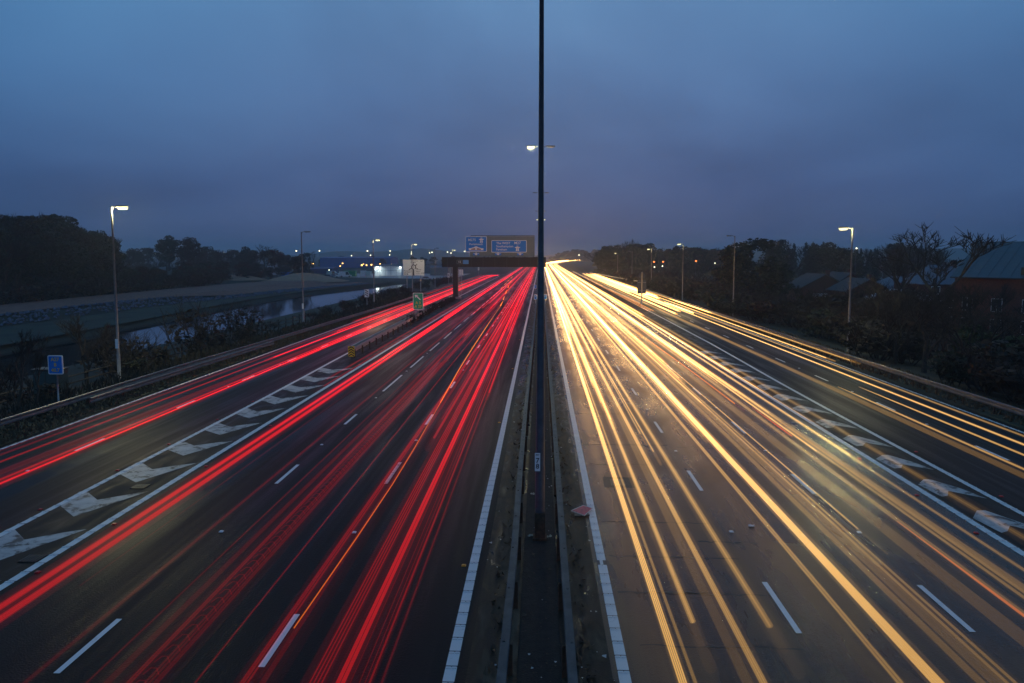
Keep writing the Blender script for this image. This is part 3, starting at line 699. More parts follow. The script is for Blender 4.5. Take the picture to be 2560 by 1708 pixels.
# ------------------------------------------------------------------ verge grass
def blades(n, fx, y0, y1, h, label, m):
    b = MB()
    for i in range(n):
        y = y0+(y1-y0)*R.random()**1.6; x = fx(); z = .03; a = R.uniform(0, PI); w = R.uniform(.02, .05)*(1+y/50); hh = h*R.uniform(.4, 1.2)
        dx, dy = math.cos(a)*w, math.sin(a)*w; lx, ly = R.uniform(-.12, .12), R.uniform(-.12, .12)
        b.add([(x-dx, y-dy, z-.02), (x+dx, y+dy, z-.02), (x+lx, y+ly, z+hh)], [(0, 1, 2)])
    tag(b.obj('verge_grass', m), label, 'grass', kind='stuff')
M_DRY = mat('dry_grass', (.085, .062, .034), .95, noise=.5, nscale=.8)
blades(500, lambda: R.choice((-1, 1))*R.uniform(.66, 1.05), 10, 60, .10, 'sparse weeds along the dirt beside the central barriers', M_DRY)
blades(14000, lambda: R.uniform(-23.9, -21.95), 14, 130, .16, 'short brown grass on the left verge in front of the safety fence', M_DRY)
blades(9000, lambda: R.uniform(21.8, 24.4), 14, 150, .2, 'rough grass on the dark right verge', M_DRY)
blades(9000, lambda: R.uniform(-27, -23.9), 14, 140, .35, 'longer rough grass behind the left safety fence', M_SCRUB)

# ------------------------------------------------------------------ trees
def branches(b, p, d, ln, r, depth, rr, spread, up, minr=.012, sides=5, trunk=None):
    """grow a limb from p; trunk collects the thick wood, b the thin."""
    n = 3; pts = [p]; dirs = d.copy()
    for i in range(n):
        dirs = (dirs+Vector((rr.uniform(-1, 1), rr.uniform(-1, 1), rr.uniform(-.5, .8)+up))*.14).normalized(); pts.append(pts[-1]+dirs*ln/n)
    rads = [r*(1-.5*i/n) for i in range(n+1)]
    (trunk if (trunk and depth >= trunk[1]) else (None,))[0] if False else None
    tgt = trunk[0] if trunk and depth >= trunk[1] else b
    tgt.tube(pts, rads, sides if depth > 2 else (4 if depth > 1 else 3), caps=False)
    if depth == 0: return
    k = rr.choice((3, 4)) if depth > 1 else rr.choice((4, 5, 6))
    for i in range(k):
        t = rr.uniform(.35, 1.0); j = min(n-1, int(t*n)); q = pts[j].lerp(pts[j+1], t*n-j)
        ax = Vector((rr.uniform(-1, 1), rr.uniform(-1, 1), rr.uniform(-.3, .6))).normalized()
        nd = (dirs+ax*spread).normalized()
        branches(b, q, nd, ln*rr.uniform(.5, .78), max(minr, r*.5), depth-1, rr, spread, up, minr, sides, trunk)
def leafcloud(b, rr, blobs, n, s0, s1, flat=.8):
    tot = sum(w for *_, w in blobs)
    for (bx, by, bz, rx, ry, rz, w) in blobs:
        for i in range(int(n*w/tot)):
            while True:
                x, y, z = rr.uniform(-1, 1), rr.uniform(-1, 1), rr.uniform(-1, 1); q = x*x+y*y+z*z
                if q < 1 and rr.random() < .25+q: break
            c = Vector((bx+x*rx, by+y*ry, bz+z*rz)); s = rr.uniform(s0, s1)
            u = Vector((rr.gauss(0, 1), rr.gauss(0, 1), rr.gauss(0, flat))).normalized(); v = u.cross(Vector((rr.gauss(0, 1), rr.gauss(0, 1), rr.gauss(0, 1)))).normalized()
            b.add([c-u*s, c+v*s*.5, c+u*s, c-v*s*.6], [(0, 1, 2, 3)])
PROT = {}
def proto_bare(seed, spread=.75, up=.35, h=10, depth=4):
    rr = random.Random(seed); tr, cr = MB(), MB()
    branches(cr, Vector((0, 0, -.3)), Vector((0, 0, 1)), h*.42, h*.021, depth, rr, spread, up, h*(.0024 if seed == 77 else .0016), 7, (tr, depth-1))
    return tr.mesh('trunk', M_BARK), cr.mesh('crown', M_TWIG)
def proto_leafy(seed, m, h=10, w=5.5, n=5200, s=(.10, .30), base=.1):
    rr = random.Random(seed); tr, cr = MB(), MB()
    branches(tr, Vector((0, 0, -.3)), Vector((0, 0, 1)), h*.4, h*.022, 2, rr, .6, .4, .03, 7)
    blobs = []
    for i in range(34):
        t = rr.random()**.85; rad = w*.5*math.sqrt(max(.04, 1-(1.25*t-.38)**2*1.15)); a = rr.uniform(0, 2*PI); q = rad*math.sqrt(rr.random())*.95
        s_ = rr.uniform(.10, .21)*w; blobs.append((q*math.cos(a), q*math.sin(a), h*(.08+.84*t), s_, s_, s_*.8, s_**2))
    leafcloud(cr, rr, blobs, n, s[0]*h/10, s[1]*h/10)
    return tr.mesh('trunk', M_BARK), cr.mesh('crown', m)
def proto_conifer(seed, m, h=10, w=2.6, n=2200):
    rr = random.Random(seed); tr, cr = MB(), MB(); tr.tube([(0, 0, -.3), (0, 0, h)], [h*.018, .02], 6)
    blobs = []
    for i in range(16):
        t = (i+.5)/16; rad = w*.5*(1-t)**.7; 
        for k in range(3):
            a = rr.uniform(0, 2*PI); blobs.append((rad*.6*math.cos(a), rad*.6*math.sin(a), h*(.08+.9*t), rad*.55+.1, rad*.55+.1, h*.045, rad+.1))
    leafcloud(cr, rr, blobs, n, .12, .3)
    return tr.mesh('trunk', M_BARK), cr.mesh('crown', m)
def proto_shrub(seed, m, n=700, h=2.0, w=2.4, twig=True):
    rr = random.Random(seed); tr, cr = MB(), MB()
    for i in range(7 if twig else 3):
        a = rr.uniform(0, 2*PI); branches(tr, Vector((rr.uniform(-.3, .3), rr.uniform(-.3, .3), -.2)), Vector((math.cos(a)*.5, math.sin(a)*.5, 1)).normalized(), h*.62, .028, 2, rr, .7, .35, .008, 4)
    blobs = []
    for i in range(9):
        a = rr.uniform(0, 2*PI); q = rr.uniform(0, .36)*w; s_ = rr.uniform(.22, .36)*w*.7
        blobs.append((q*math.cos(a), q*math.sin(a), h*rr.uniform(.2, .7), s_, s_, s_*.6, s_**2))
    leafcloud(cr, rr, blobs, n, .05, .15)
    return tr.mesh('stems', M_TWIG), cr.mesh('foliage', m)
PB = [proto_bare(11, depth=5), proto_bare(23, .9, .2, depth=5), proto_bare(37, .6, .5, depth=5)]
PL = [proto_leafy(5, M_LEAF), proto_leafy(8, M_LEAF, w=7), proto_leafy(13, M_SCRUB, w=6, n=4200), proto_leafy(17, M_RUSSET, w=5.6, n=3400)]
PC = [proto_conifer(3, M_LEAF), proto_conifer(4, M_LEAF, w=3.4)]
PS = [proto_shrub(1, M_SCRUB), proto_shrub(2, M_SCRUB, 500), proto_shrub(3, M_RUSSET, 450), proto_shrub(4, M_LEAF, 900), proto_shrub(6, M_TWIG, 160, twig=True)]
PH = proto_shrub(9, M_HEDGE, 1500, 2.0, 2.2, False)
def plant(name, pr, X, Y, h, label, cat, group, base_h=10.0, wide=1.0, sink=0):
    a, c = pr
    s = h/max(v.co.z for v in c.vertices)
    o = empty(name, (X, Y, H(X, Y)-sink), label, cat, group, R.uniform(0, 2*PI)); o.scale = (s*wide, s*wide, s)
    link(a.name.split('.')[0], a, o); link(c.name.split('.')[0], c, o); return o
def tree(pr, X, Y, h, label, group, name='bare_tree', wide=1.0): return plant(name, pr, X, Y, h, label, 'tree', group, 10.0, wide)
def shrub(pr, X, Y, h, label, group, wide=1.0): return plant('shrub', pr, X, Y, h, label, 'shrub', group, 2.0, wide)

# the dark wood beyond the gravel track
def pick_wood():
    q = R.random()
    return (R.choice(PB), 'bare_tree', 'bare winter tree in the dark wood beyond the gravel track') if q < .34 else (R.choice(PL[:3]), 'leafy_tree', 'dark ivy-clad tree in the wood beyond the gravel track')
wprof = [(-160, 540), (0, 544), (60, 548), (100, 542), (135, 560), (180, 574), (225, 584), (262, 596)]
for row, (n, dx, drop, xa) in enumerate(((26, 7, 2, -107), (24, 7, 22, -99), (22, 8, 48, -93))):
    for i in range(n):
        px = -150+405*(i+.5)/n+R.uniform(-dx, dx); X = xa-R.uniform(0, 7); Y = X*1700/(px-1352)
        if Y < 60: continue
        tp = wprof[0][1]
        for (a, ya), (c, yc) in zip(wprof, wprof[1:]):
            if a <= px <= c: tp = ya+(yc-ya)*(px-a)/(c-a)
        _, zt = at(px, tp+drop+R.uniform(-4, 8), Y)
        pr, nm, lab = pick_wood()
        tree(pr, X, Y, max(5, (zt-H(X, Y))*(1.05 if pr in PB else 1.08)), lab, 'trees of the wood beyond the gravel track', nm, R.uniform(1.0, 1.35))
for i in range(34):
    Y = 62+130*((i+.5)/34); X = -89.5-R.random()*4
    shrub(R.choice(PS[:4]), X, Y, R.uniform(2.5, 4.5), 'dark scrub along the foot of the wood beyond the gravel track', 'scrub at the edge of the wood', R.uniform(1.2, 1.8))
tree(PL[1], at(235, 600, 160)[0], 160, 13.2, 'flat-topped dark pine standing out at the right end of the left wood', None, 'pine_tree', 1.1)
for i in range(30):
    Y = 148+80*((i+.5)/30)+R.uniform(-2, 2); X = -93-R.random()*7
    tree(R.choice(PL), X, Y, R.uniform(3.8, 6.2), 'low dark tree between the gravel track and the hazy belt', 'low dark trees along the gravel track', 'leafy_tree', R.uniform(1.3, 1.8))
for px, tp in ((-20, 536), (28, 540), (72, 530), (90, 538), (118, 552), (150, 562), (205, 574)):
    X = -110; Y = X*1700/(px-1352); _, zt = at(px, tp, Y)
    tree(R.choice(PB), X, Y, zt-H(X, Y), 'bare tree crown standing above the wood beyond the gravel track', 'bare crowns above the left wood', 'bare_tree', 1.2)
# farther trees on the left, behind the yard
for i in range(40):
    px = 262+520*(i+.5)/40+R.uniform(-8, 8); Y = R.uniform(230, 330); X = at(px, 650, Y)[0]
    pr = R.choice([PB[0], PB[1], PL[0], PL[1], PL[2], PL[3]]); nm = 'bare_tree' if pr in PB else 'leafy_tree'
    tree(pr, X, Y, R.uniform(9.5, 13.5)*(1 if px < 680 else .8), 'hazy tree of the belt behind the sand heaps on the left', 'tree belt behind the sand heaps', nm, R.uniform(1, 1.5))
for i in range(22):
    px = 790+560*(i+.5)/22; Y = R.uniform(420, 560); X = at(px, 650, Y)[0]
    tree(R.choice(PL+PB[:1]), X, Y, R.uniform(6, 9), 'distant tree behind the lit yard and gantry', 'distant trees behind the yard', 'leafy_tree', 1.4)
# trees along the right
def rt(px, top, Y, pr, lab, grp, nm, wide=1.0, jit=2):
    X, zt = at(px, top, Y); tree(pr, X, Y, max(3, zt-H(X, Y)), lab, grp, nm, wide)
rt(1885, 594, 118, PL[1], 'broad dark evergreen tree between the two lamps on the right', None, 'evergreen_tree', 1.5)
rt(1838, 612, 112, PL[0], 'dark evergreen leaning into the left side of the broad one', None, 'evergreen_tree', 1.1)
rt(1935, 640, 104, PL[0], 'lower dark evergreen right of the broad one', None, 'evergreen_tree', 1.3)
big = proto_bare(77, .8, .32, 10, 5)
rt(2385, 545, 64, big, 'large bare tree with spreading limbs before the teal roof', None, 'bare_tree', 1.3)
rt(2270, 590, 90, PB[1], 'slim bare tree left of the large bare one', None, 'bare_tree', .8)
prof = [(1372, 642), (1400, 634), (1440, 622), (1470, 632), (1500, 622), (1540, 612), (1580, 598), (1610, 604), (1640, 624), (1680, 616), (1720, 618), (1760, 622), (1800, 618)]
def top_at(px, pf):
    for (a, ya), (c, yc) in zip(pf, pf[1:]):
        if a <= px <= c: return ya+(yc-ya)*(px-a)/(c-a)
    return pf[-1][1]
for i in range(20):
    px = 1372+120*(i+.5)/20; rt(px, top_at(px, prof)+R.uniform(-3, 6), R.uniform(820, 1000), R.choice(PL[:3]), 'far hazy tree where the motorway bends away', 'far trees at the motorway bend', 'leafy_tree', 1.5)
for i in range(42):
    px = 1490+320*(i+.5)/42+R.uniform(-5, 5); rt(px, top_at(px, prof)+R.uniform(-5, 9), R.uniform(240, 330), R.choice(PB+PL[:3]+PL[:1]), 'dusky tree of the belt behind the right slip road lamps', 'tree belt behind the right slip road', 'bare_tree', R.uniform(1, 1.5))
prof2 = [(1930, 612), (1945, 600), (1985, 606), (2030, 608), (2080, 608), (2120, 616), (2160, 622), (2200, 612), (2260, 608), (2340, 614), (2420, 620)]
for i in range(38):
    px = 1925+440*(i+.5)/38+R.uniform(-5, 5); pr = R.choice(PB+PC+PC+PL[:2]); nm = 'conifer_tree' if pr in PC else 'bare_tree'
    rt(px, top_at(px, prof2)+R.uniform(-6, 8), R.uniform(170, 230), pr, 'dusky tree on the skyline behind the brick houses', 'skyline trees behind the brick houses', nm, R.uniform(1, 1.4))
# scrub on the verges
for i in range(84):
    Y = 24+R.random()**1.4*190; X = R.uniform(-36, -27.4) if R.random() < .6 else R.uniform(-30, -26.6)
    k = R.randrange(5); shrub(PS[k], X, Y, R.uniform(.9, 1.7)*(1.25 if Y > 110 else 1), ('brown tangled', 'thin brown', 'russet tangled', 'dark evergreen', 'bare twiggy')[k]+' scrub between the left safety fence and the river', 'scrub between the left fence and the river', R.uniform(1, 1.6))
for i in range(8):
    Y = 30+R.random()*50; X = R.uniform(-36, -29)
    shrub(PS[4], X, Y, R.uniform(2.5, 4.2), 'bare twiggy bush standing against the pale river', 'bare bushes against the river', 1.2)
for px, Y, h in ((212, 46, 5.0), (255, 50, 4.2), (640, 100, 3.0), (30, 33, 4.5), (75, 34, 3.4)):
    X = at(px, 800, Y)[0]; tree(R.choice(PB), X, Y, h, 'small bare tree at the near river bank behind the left safety fence', 'small bare trees at the near river bank', 'bare_tree', 1.3)
for i in range(130):
    Y = 24+R.random()**1.3*210; X = 24.8+abs(R.gauss(0, 1))*7
    k = R.randrange(4); shrub(PS[k], X, Y, R.uniform(1.8, 3.4)*(1.0 if X < 30 else 1.25), ('dense brown', 'thin brown', 'russet', 'dark evergreen')[k]+' scrub on the right verge between the slip road and the houses', 'dark scrub on the right verge', R.uniform(1.1, 1.7))
for i in range(15):
    px = 2180+370*(i+.5)/15; Y = R.uniform(48, 66); X = at(px, 800, Y)[0]
    tree(R.choice(PB), X, Y, R.uniform(4.5, 7.0), 'small bare tree in the thicket before the brick hall', 'small bare trees before the brick hall', 'bare_tree', 1.3)
for i in range(16):
    px = 1960+330*(i+.5)/16; Y = R.uniform(78, 100); X = at(px, 760, Y)[0]
    tree(R.choice(PL[2:]+PB), X, Y, R.uniform(3.5, 5.0), 'low tree in the thicket before the brick houses', 'low trees before the brick houses', 'leafy_tree', 1.3)
for px, py, Y, h in ((2420, 905, 50, 3.8), (2540, 900, 46, 3.4)):
    X = at(px, py, Y)[0]; plant('hedge', PH, X, Y, h, 'green garden hedge below the large bare tree' if px < 2500 else 'green garden hedge at the edge of the view right of the timber fence', 'hedge', None, 2.0, 1.1)
for i in range(20):
    Y = 74+44*(i+.5)/20; shrub(R.choice(PS[:4]), -14.75-R.uniform(-.1, .5), Y, R.uniform(.7, 1.1), 'low dark shrub in the left gore behind the chevron board', 'low shrubs in the left gore', 1.0)

# ------------------------------------------------------------------ fences and small structures on the left
o = empty('timber_fence', (-30.2, 36, H(-30, 36)), 'dark post and rail fence by the river behind the left lamp', 'fence', None)
pm = MB(); pm.box(-.06, .06, -.06, .06, -.3, 1.25); pm = pm.mesh('post', M_WOOD)
for i in range(22):
    y = 2.6*i; x = -.03*y; link('post', pm, o, (x, y, H(-30.2+x, 36+y)-o.location.z), R.uniform(-.1, .1))
for z in (.55, 1.0):
    for i in range(21):
        y = 2.6*i; x = -.03*y; z0 = H(-30.2+x, 36+y)-o.location.z; z1 = H(-30.3+x, 38.6+y)-o.location.z
        b = MB(); b.tube([(x+.07, y, z0+z), (x+.0, y+2.6, z1+z)], .05, 4); b.obj('rail', M_WOOD, o)
o = empty('equipment_cabinet', (-28.2, 37.6, H(-28.2, 37.6)), 'dark green roadside cabinet right of the blue location sign', 'cabinet')
b = MB(); b.box(-.75, .75, -.4, .4, 0, 1.9); b.obj('body', mat('cabinet_green', (.03, .055, .05), .5), o)
for s in (-1, 1):
    b = MB(); b.box(s*.37-.33, s*.37+.33, -.425, -.402, .1, 1.8); d = b.obj('door', mat('cabinet_door', (.04, .075, .075), .45), o); 
    b = MB(); b.box(s*.08-.02, s*.08+.02, -.45, -.426, .9, 1.05); b.obj('handle', M_STEEL, d)
b = MB(); b.box(-.82, .82, -.47, .47, 1.9, 1.97); b.obj('lid', M_DARK, o)
o = empty('timber_fence', (27.2, 33, H(27, 33)), 'tall dark timber fence with thick posts at the right edge of the view', 'fence')
for i in range(7):
    b = MB(); y = 2.2*i; b.box(-.09, .09, y-.09, y+.09, -.3, 2.3); b.obj('post', M_WOOD, o)
    if i < 6:
        for k in range(14):
            b = MB(); yy = y+.15+.14*k; b.box(.095, .118, yy, yy+.125, .05, 2.0+R.uniform(-.03, .03)); b.obj('board', M_WOOD, o)

# ------------------------------------------------------------------ yard on the left
b = MB()
yx0, yx1, yy0, yy1 = -92, -34, 266, 330
b.add([(yx0, yy0+14, H(-60, 270)+.06), (-50, yy0-6, H(-60, 270)+.06), (yx1, yy0, H(-60, 270)+.06), (yx1, yy1, H(-60, 270)+.06), (yx0-10, yy1, H(-60, 270)+.06)], [(0, 1, 2, 3, 4)])
tag(b.obj('yard_pavement', M_CONC), kind='structure')
ZY = -1.25
def shed(px0, px1, ytop, Y, depth, label, name='warehouse', wall=M_WHITEWALL, roof=M_SLATE, zbase=ZY, ridge=.8):
    x0, zt = at(px0, ytop, Y); x1, _ = at(px1, ytop, Y); w = x1-x0
    o = empty(name, ((x0+x1)/2, Y, zbase), label, 'building'); h = zt-zbase
    b = MB(); b.box(-w/2, w/2, 0, depth, 0, h); wl = b.obj('wall', wall, o)
    n = max(3, int(w/2.4))
    for i in range(1, n):
        b = MB(); x = -w/2+w*i/n; b.box(x-.04, x+.04, -.03, -.002, .05, h-.05); b.obj('cladding_seam', M_SLATE, wl)
    b = MB(); b.box(-w/2, w/2, -.05, -.004, h*.52, h*.52+.12); b.obj('wall_band', M_SLATE, wl)
    b = MB(); e = .3
    b.add([(-w/2-e, -e, h), (w/2+e, -e, h), (w/2+e, depth+e, h), (-w/2-e, depth+e, h), (-w/2-e, depth/2, h+ridge), (w/2+e, depth/2, h+ridge)],
          [(0, 1, 5, 4), (2, 3, 4, 5), (1, 2, 5), (3, 0, 4), (0, 3, 2, 1)]); b.obj('roof', roof, o)
    return o, w, h
o, w, h = shed(936, 1004, 665.5, 297, 12, 'white clad warehouse lit by floodlights behind the roundabout sign')
for px, e in ((943.6, 600), (1001, 200)):
    x, z = at(px, 669.5, 296.3); 
    f = empty('floodlight', (x, 296.4, z), 'brilliant white floodlight on the left end of the lit warehouse' if px < 960 else 'smaller white floodlight on the right end of the lit warehouse', 'floodlight')
    b = MB(); b.box(-.35, .35, -.1, .25, .0, .5); b.obj('housing', M_DARK, f)
    b = MB(); b.box(-.5 if px < 960 else -.3, .5 if px < 960 else .3, -.22, -.11, -.25 if px < 960 else -.2, .45); b.obj('lens', M_FLOOD, f)
    ld = bpy.data.lights.new('lamp_light', 'SPOT'); ld.energy = e; ld.color = (.85, 1, .95); ld.spot_size = 2.9; ld.spot_blend = .8; ld.shadow_soft_size = .4
    lo = bpy.data.objects.new('lamp_light', ld); C.objects.link(lo); lo.parent = f; lo.location = (0, -1.2, .3); lo.rotation_euler = (math.radians(28), 0, 0)
shed(800, 976, 645, 470, 25, 'long low warehouse with a blue roof below the hill', wall=mat('blue_cladding', (.05, .12, .34), .6), roof=mat('blue_roof', (.04, .12, .36), .6), zbase=-1)
shed(1075, 1120, 669, 300, 10, 'grey shed right of the roundabout sign', wall=M_GREYPANEL)
shed(760, 830, 672, 330, 10, 'low dark blue shed left of the yard', wall=mat('navy_cladding', (.03, .05, .14), .6), roof=mat('navy_roof', (.04, .06, .16), .6))
def container(px0, px1, py0, py1, Y, col, label, name='shipping_container'):
    x0, z1 = at(px0, py0, Y); x1, z0 = at(px1, py1, Y); w = x1-x0; h = max(1.2, z1-z0); z0 = H((x0+x1)/2, Y)+.05
    o = empty(name, ((x0+x1)/2, Y, z0), label, 'container'); h = z1-z0
    m = mat('container_%d_%d_%d' % tuple(int(c*99) for c in col), col, .5, noise=.12, nscale=1)
    b = MB(); b.box(-w/2, w/2, 0, 2.4, .1, h); bd = b.obj('body', m, o); n = max(4, int(w/.5))
    for i in range(n):
        b = MB(); x = -w/2+w*(i+.5)/n; b.box(x-.08, x+.08, -.05, -.002, .2, h-.12); b.obj('corrugation', m, bd)
    for s in (-1, 1):
        b = MB(); b.box(s*(w/2-.06)-.07, s*(w/2-.06)+.07, -.07, .1, 0, h+.03); b.obj('corner_post', m, o)
container(859, 888.5, 677, 689, 285, (.0, .24, .11), 'long green container in the yard left of the white vans')
container(901, 912.5, 677, 690.5, 283, (.62, .64, .66), 'taller white container left of the lit warehouse')
container(915, 926, 679, 690.5, 284, (.52, .58, .52), 'paler green-white container next to the lit warehouse')
def skip(px0, px1, py0, py1, Y, col, label):
    x0, z1 = at(px0, py0, Y); x1, z0 = at(px1, py1, Y); w = x1-x0; h = z1-z0
    o = empty('waste_skip', ((x0+x1)/2, Y, z0), label, 'skip'); m = mat('skip_blue', col, .5, noise=.15)
    b = MB(); b.add([(-w*.34, 0, 0), (w*.34, 0, 0), (w*.34, 2, 0), (-w*.34, 2, 0), (-w/2, -.1, h), (w/2, -.1, h), (w/2, 2.1, h), (-w/2, 2.1, h)], [(0,3,2,1),(0,1,5,4),(1,2,6,5),(2,3,7,6),(3,0,4,7)]); b.obj('tub', m, o)
    b = MB(); b.tube([(-w/2, -.12, h), (w/2, -.12, h), (w/2, 2.1, h), (-w/2, 2.1, h), (-w/2, -.12, h)], .07, 4); b.obj('rim', m, o)
skip(702, 725, 681.5, 694, 262, (.02, .12, .42), 'bright blue waste skip behind the broad sand heap')
container(668, 702, 658, 666.5, 300, (.45, .47, .52), 'long pale trailer body behind the trees left of the amber lamp')
def car(px, py, Y, col, label, van=False, rz=0):
    X, z = at(px, py, Y); z = H(X, Y)+.05
    o = empty('parked_van' if van else 'parked_car', (X, Y, z), label, 'van' if van else 'car', None, rz)
    L_, hh = (5.0, 2.3) if van else (4.2, 1.45); m = mat('car_%d_%d' % (int(col[0]*99), int(col[2]*99)), col, .3)
    prof = [(-L_/2, .35), (L_/2, .35), (L_/2, .8), (L_*.36, .95), (L_*.2, hh), (-L_*.46, hh), (-L_/2, .9)] if van else [(-L_/2, .35), (L_/2, .35), (L_/2, .75), (L_*.28, .92), (L_*.12, hh), (-L_*.26, hh), (-L_*.42, .95), (-L_/2, .9)]
    b = MB(); b.plate(prof, -.85, .85); bd = b.obj('body', m, o)
    b = MB(); b.plate([(L_*.32, .98), (L_*.17, hh-.1), (0, hh-.1), (0, .98)] if van else [(L_*.25, .95), (L_*.11, hh-.08), (-L_*.24, hh-.08), (-L_*.36, .97)], -.87, .87); b.obj('side_window', M_GLASS, o)
    for sx in (-.32, .32):
        for sy in (-.78, .78):
            b = MB(); b.tube([(L_*sx, sy-.1, .33), (L_*sx, sy+.1, .33)], .33, 10); b.obj('wheel', M_DARK, o)
car(842, 690, 282, (.6, .62, .64), 'white car parked left of the green container')
car(863, 689, 276, (.62, .64, .66), 'white van parked in front of the green container', True, .5)
car(822, 699, 266, (.10, .12, .16), 'dark car parked at the left front of the yard')
car(834, 697, 268, (.45, .48, .5), 'silver car parked between the dark car and the white car', rz=.2)
car(832, 690, 284, (.42, .5, .48), 'pale van parked behind the silver car', True)
car(1067, 697, 250, (.35, .38, .42), 'pale car parked right of the roundabout sign')

# ------------------------------------------------------------------ houses on the right
def house(X, Y, w, d, eave, ridge, label, rz=0, wall=M_BRICK, roof=M_TILE, gable_front=True, wins=((-.25, 1.4), (.25, 1.4)), door=None, name='brick_house'):
    z = H(X, Y); o = empty(name, (X, Y, z), label, 'building', None, rz)
    b = MB(); b.box(-w/2, w/2, -d/2, d/2, -.3, eave)
    if gable_front:
        b.add([(-w/2, -d/2, eave), (w/2, -d/2, eave), (0, -d/2, ridge), (-w/2, d/2, eave), (w/2, d/2, eave), (0, d/2, ridge)], [(0, 1, 2), (4, 3, 5)])
    wl = b.obj('wall', wall, o); e = .35; b = MB()
    t = .12
    if gable_front:
        k = (ridge-eave)/(w/2)
        for s in (-1, 1):
            p = [(s*(w/2+e), eave-e*k+.03), (0, ridge+.03), (0, ridge+.03+t), (s*(w/2+e), eave-e*k+.03+t)]
            b.plate(p if s < 0 else p[::-1], -d/2-e, d/2+e)
    else:
        k = (ridge-eave)/(d/2)
        b.add([(-w/2-e, -d/2-e, eave-e*k+.1), (w/2+e, -d/2-e, eave-e*k+.1), (w/2+e, d/2+e, eave-e*k+.1), (-w/2-e, d/2+e, eave-e*k+.1), (-w/2+d*.4, 0, ridge), (w/2-d*.4, 0, ridge)], [(0,1,5,4),(2,3,4,5),(1,2,5),(3,0,4),(0,3,2,1)])
    rf = b.obj('roof', roof, o)
    b = MB(); b.box(w*.22, w*.22+.55, .1, .7, ridge-.9, ridge+.7); b.obj('chimney', wall, rf)
    for wx, wz in wins:
        b = MB(); b.box(wx*w-.62, wx*w+.62, -d/2-.05, -d/2+.05, wz-.55, wz+.6); f = b.obj('window', M_SIGNWHITE, o)
        for sx in (-1, 1):
            b = MB(); b.box(wx*w+sx*.29-.25, wx*w+sx*.29+.25, -d/2-.07, -d/2-.052, wz-.47, wz+.52); b.obj('pane', M_GLASS, f)
    if door is not None:
        b = MB(); b.box(door*w-1.2, door*w+1.2, -d/2-.06, -d/2+.05, 0, 2.15); b.obj('garage_door', M_WHITEWALL, o)
    return o
def hx(px, Y): return at(px, 650, Y)[0]
house(hx(2042, 122), 122, 8.4, 8, 3.0, 5.3, 'dark brick house with a gable and white garage door left of the bright right lamp', 0, wins=((.28, 1.6),), door=-.1)
house(hx(2105, 128), 128, 6.2, 8, 3.2, 5.4, 'brick house just left of the bright right lamp column', 0, wins=((-.2, 1.6), (.25, 1.6)))
house(hx(2165, 108), 110, 6.5, 7, 3.1, 4.9, 'brick house right of the bright lamp with a white door', 0, wins=((.3, 1.7),), door=-.12)
house(hx(2205, 118), 112, 8.5, 7, 3.2, 5.3, 'brick house with a slate hipped roof right of the lamp', 0, roof=M_SLATE, gable_front=False, wins=((-.3, 1.7), (.1, 1.7), (.33, 1.7)))
house(hx(2255, 96), 96, 7.5, 6, 2.6, 4.0, 'low annexe with a pale glazed roof before the large bare tree', 0, roof=mat('glazed_roof', (.30, .36, .44), .35, noise=.35, nscale=3), gable_front=False, wins=((-.25, 1.4),), name='house_annexe')
house(hx(2350, 104), 104, 9, 8, 4.6, 7.2, 'brick house behind the large bare tree', 0, roof=M_SLATE, gable_front=False, wins=((-.3, 1.6), (0, 1.6), (.3, 1.6), (-.3, 3.6), (.3, 3.6)))
# long building with the teal roof
X0 = 45.3; Yb = 77; o = empty('teal_roofed_hall', (X0, Yb, H(50, 75)), 'long brick hall under a big teal sheet roof at the right edge', 'building', None, math.radians(-48)); zb = -H(50, 75)
b = MB(); b.box(.3, 20, 0, 16, -.2, 5.35+zb); wl = b.obj('wall', M_BRICK, o)
b = MB(); b.add([(0, -.5, 5.38+zb), (20.4, -.5, 5.38+zb), (20.4, 8, 9.3+zb), (0, 8, 9.3+zb), (0, 16.5, 5.38+zb), (20.4, 16.5, 5.38+zb)], [(0, 1, 2, 3), (5, 4, 3, 2), (4, 0, 3), (0, 4, 5, 1)]); rf = b.obj('roof', M_TEAL, o)
for i in range(20):
    x = .4+i; b = MB(); b.tube([(x, -.5, 5.40+zb), (x, 7.95, 9.29+zb)], .035, 4); b.obj('roof_seam', M_TEAL, rf)
b = MB(); b.tube([(0, -.55, 5.34+zb), (20.4, -.55, 5.34+zb)], .08, 6); b.obj('gutter', M_DARK, o)
for i in range(6):
    for z in (3.4, 1.2):
        x = 1.6+2.7*i; b = MB(); b.box(x-.5, x+.5, -.06, .05, z-.75, z+.7); f = b.obj('window', mat('old_frame', (.38, .40, .42), .6), o)
        for sx in (-1, 1):
            b = MB(); b.box(x+sx*.24-.2, x+sx*.24+.2, -.08, -.062, z-.65, z+.6); b.obj('pane', M_GLASS, f)
b = MB(); b.box(6.2, 6.7, .2, .7, 5.0+zb, 6.5+zb); b.obj('vent', M_DARK, o)
car(2480, 830, 60, (.08, .2, .36), 'blue car roof showing over the hedge at the right edge')

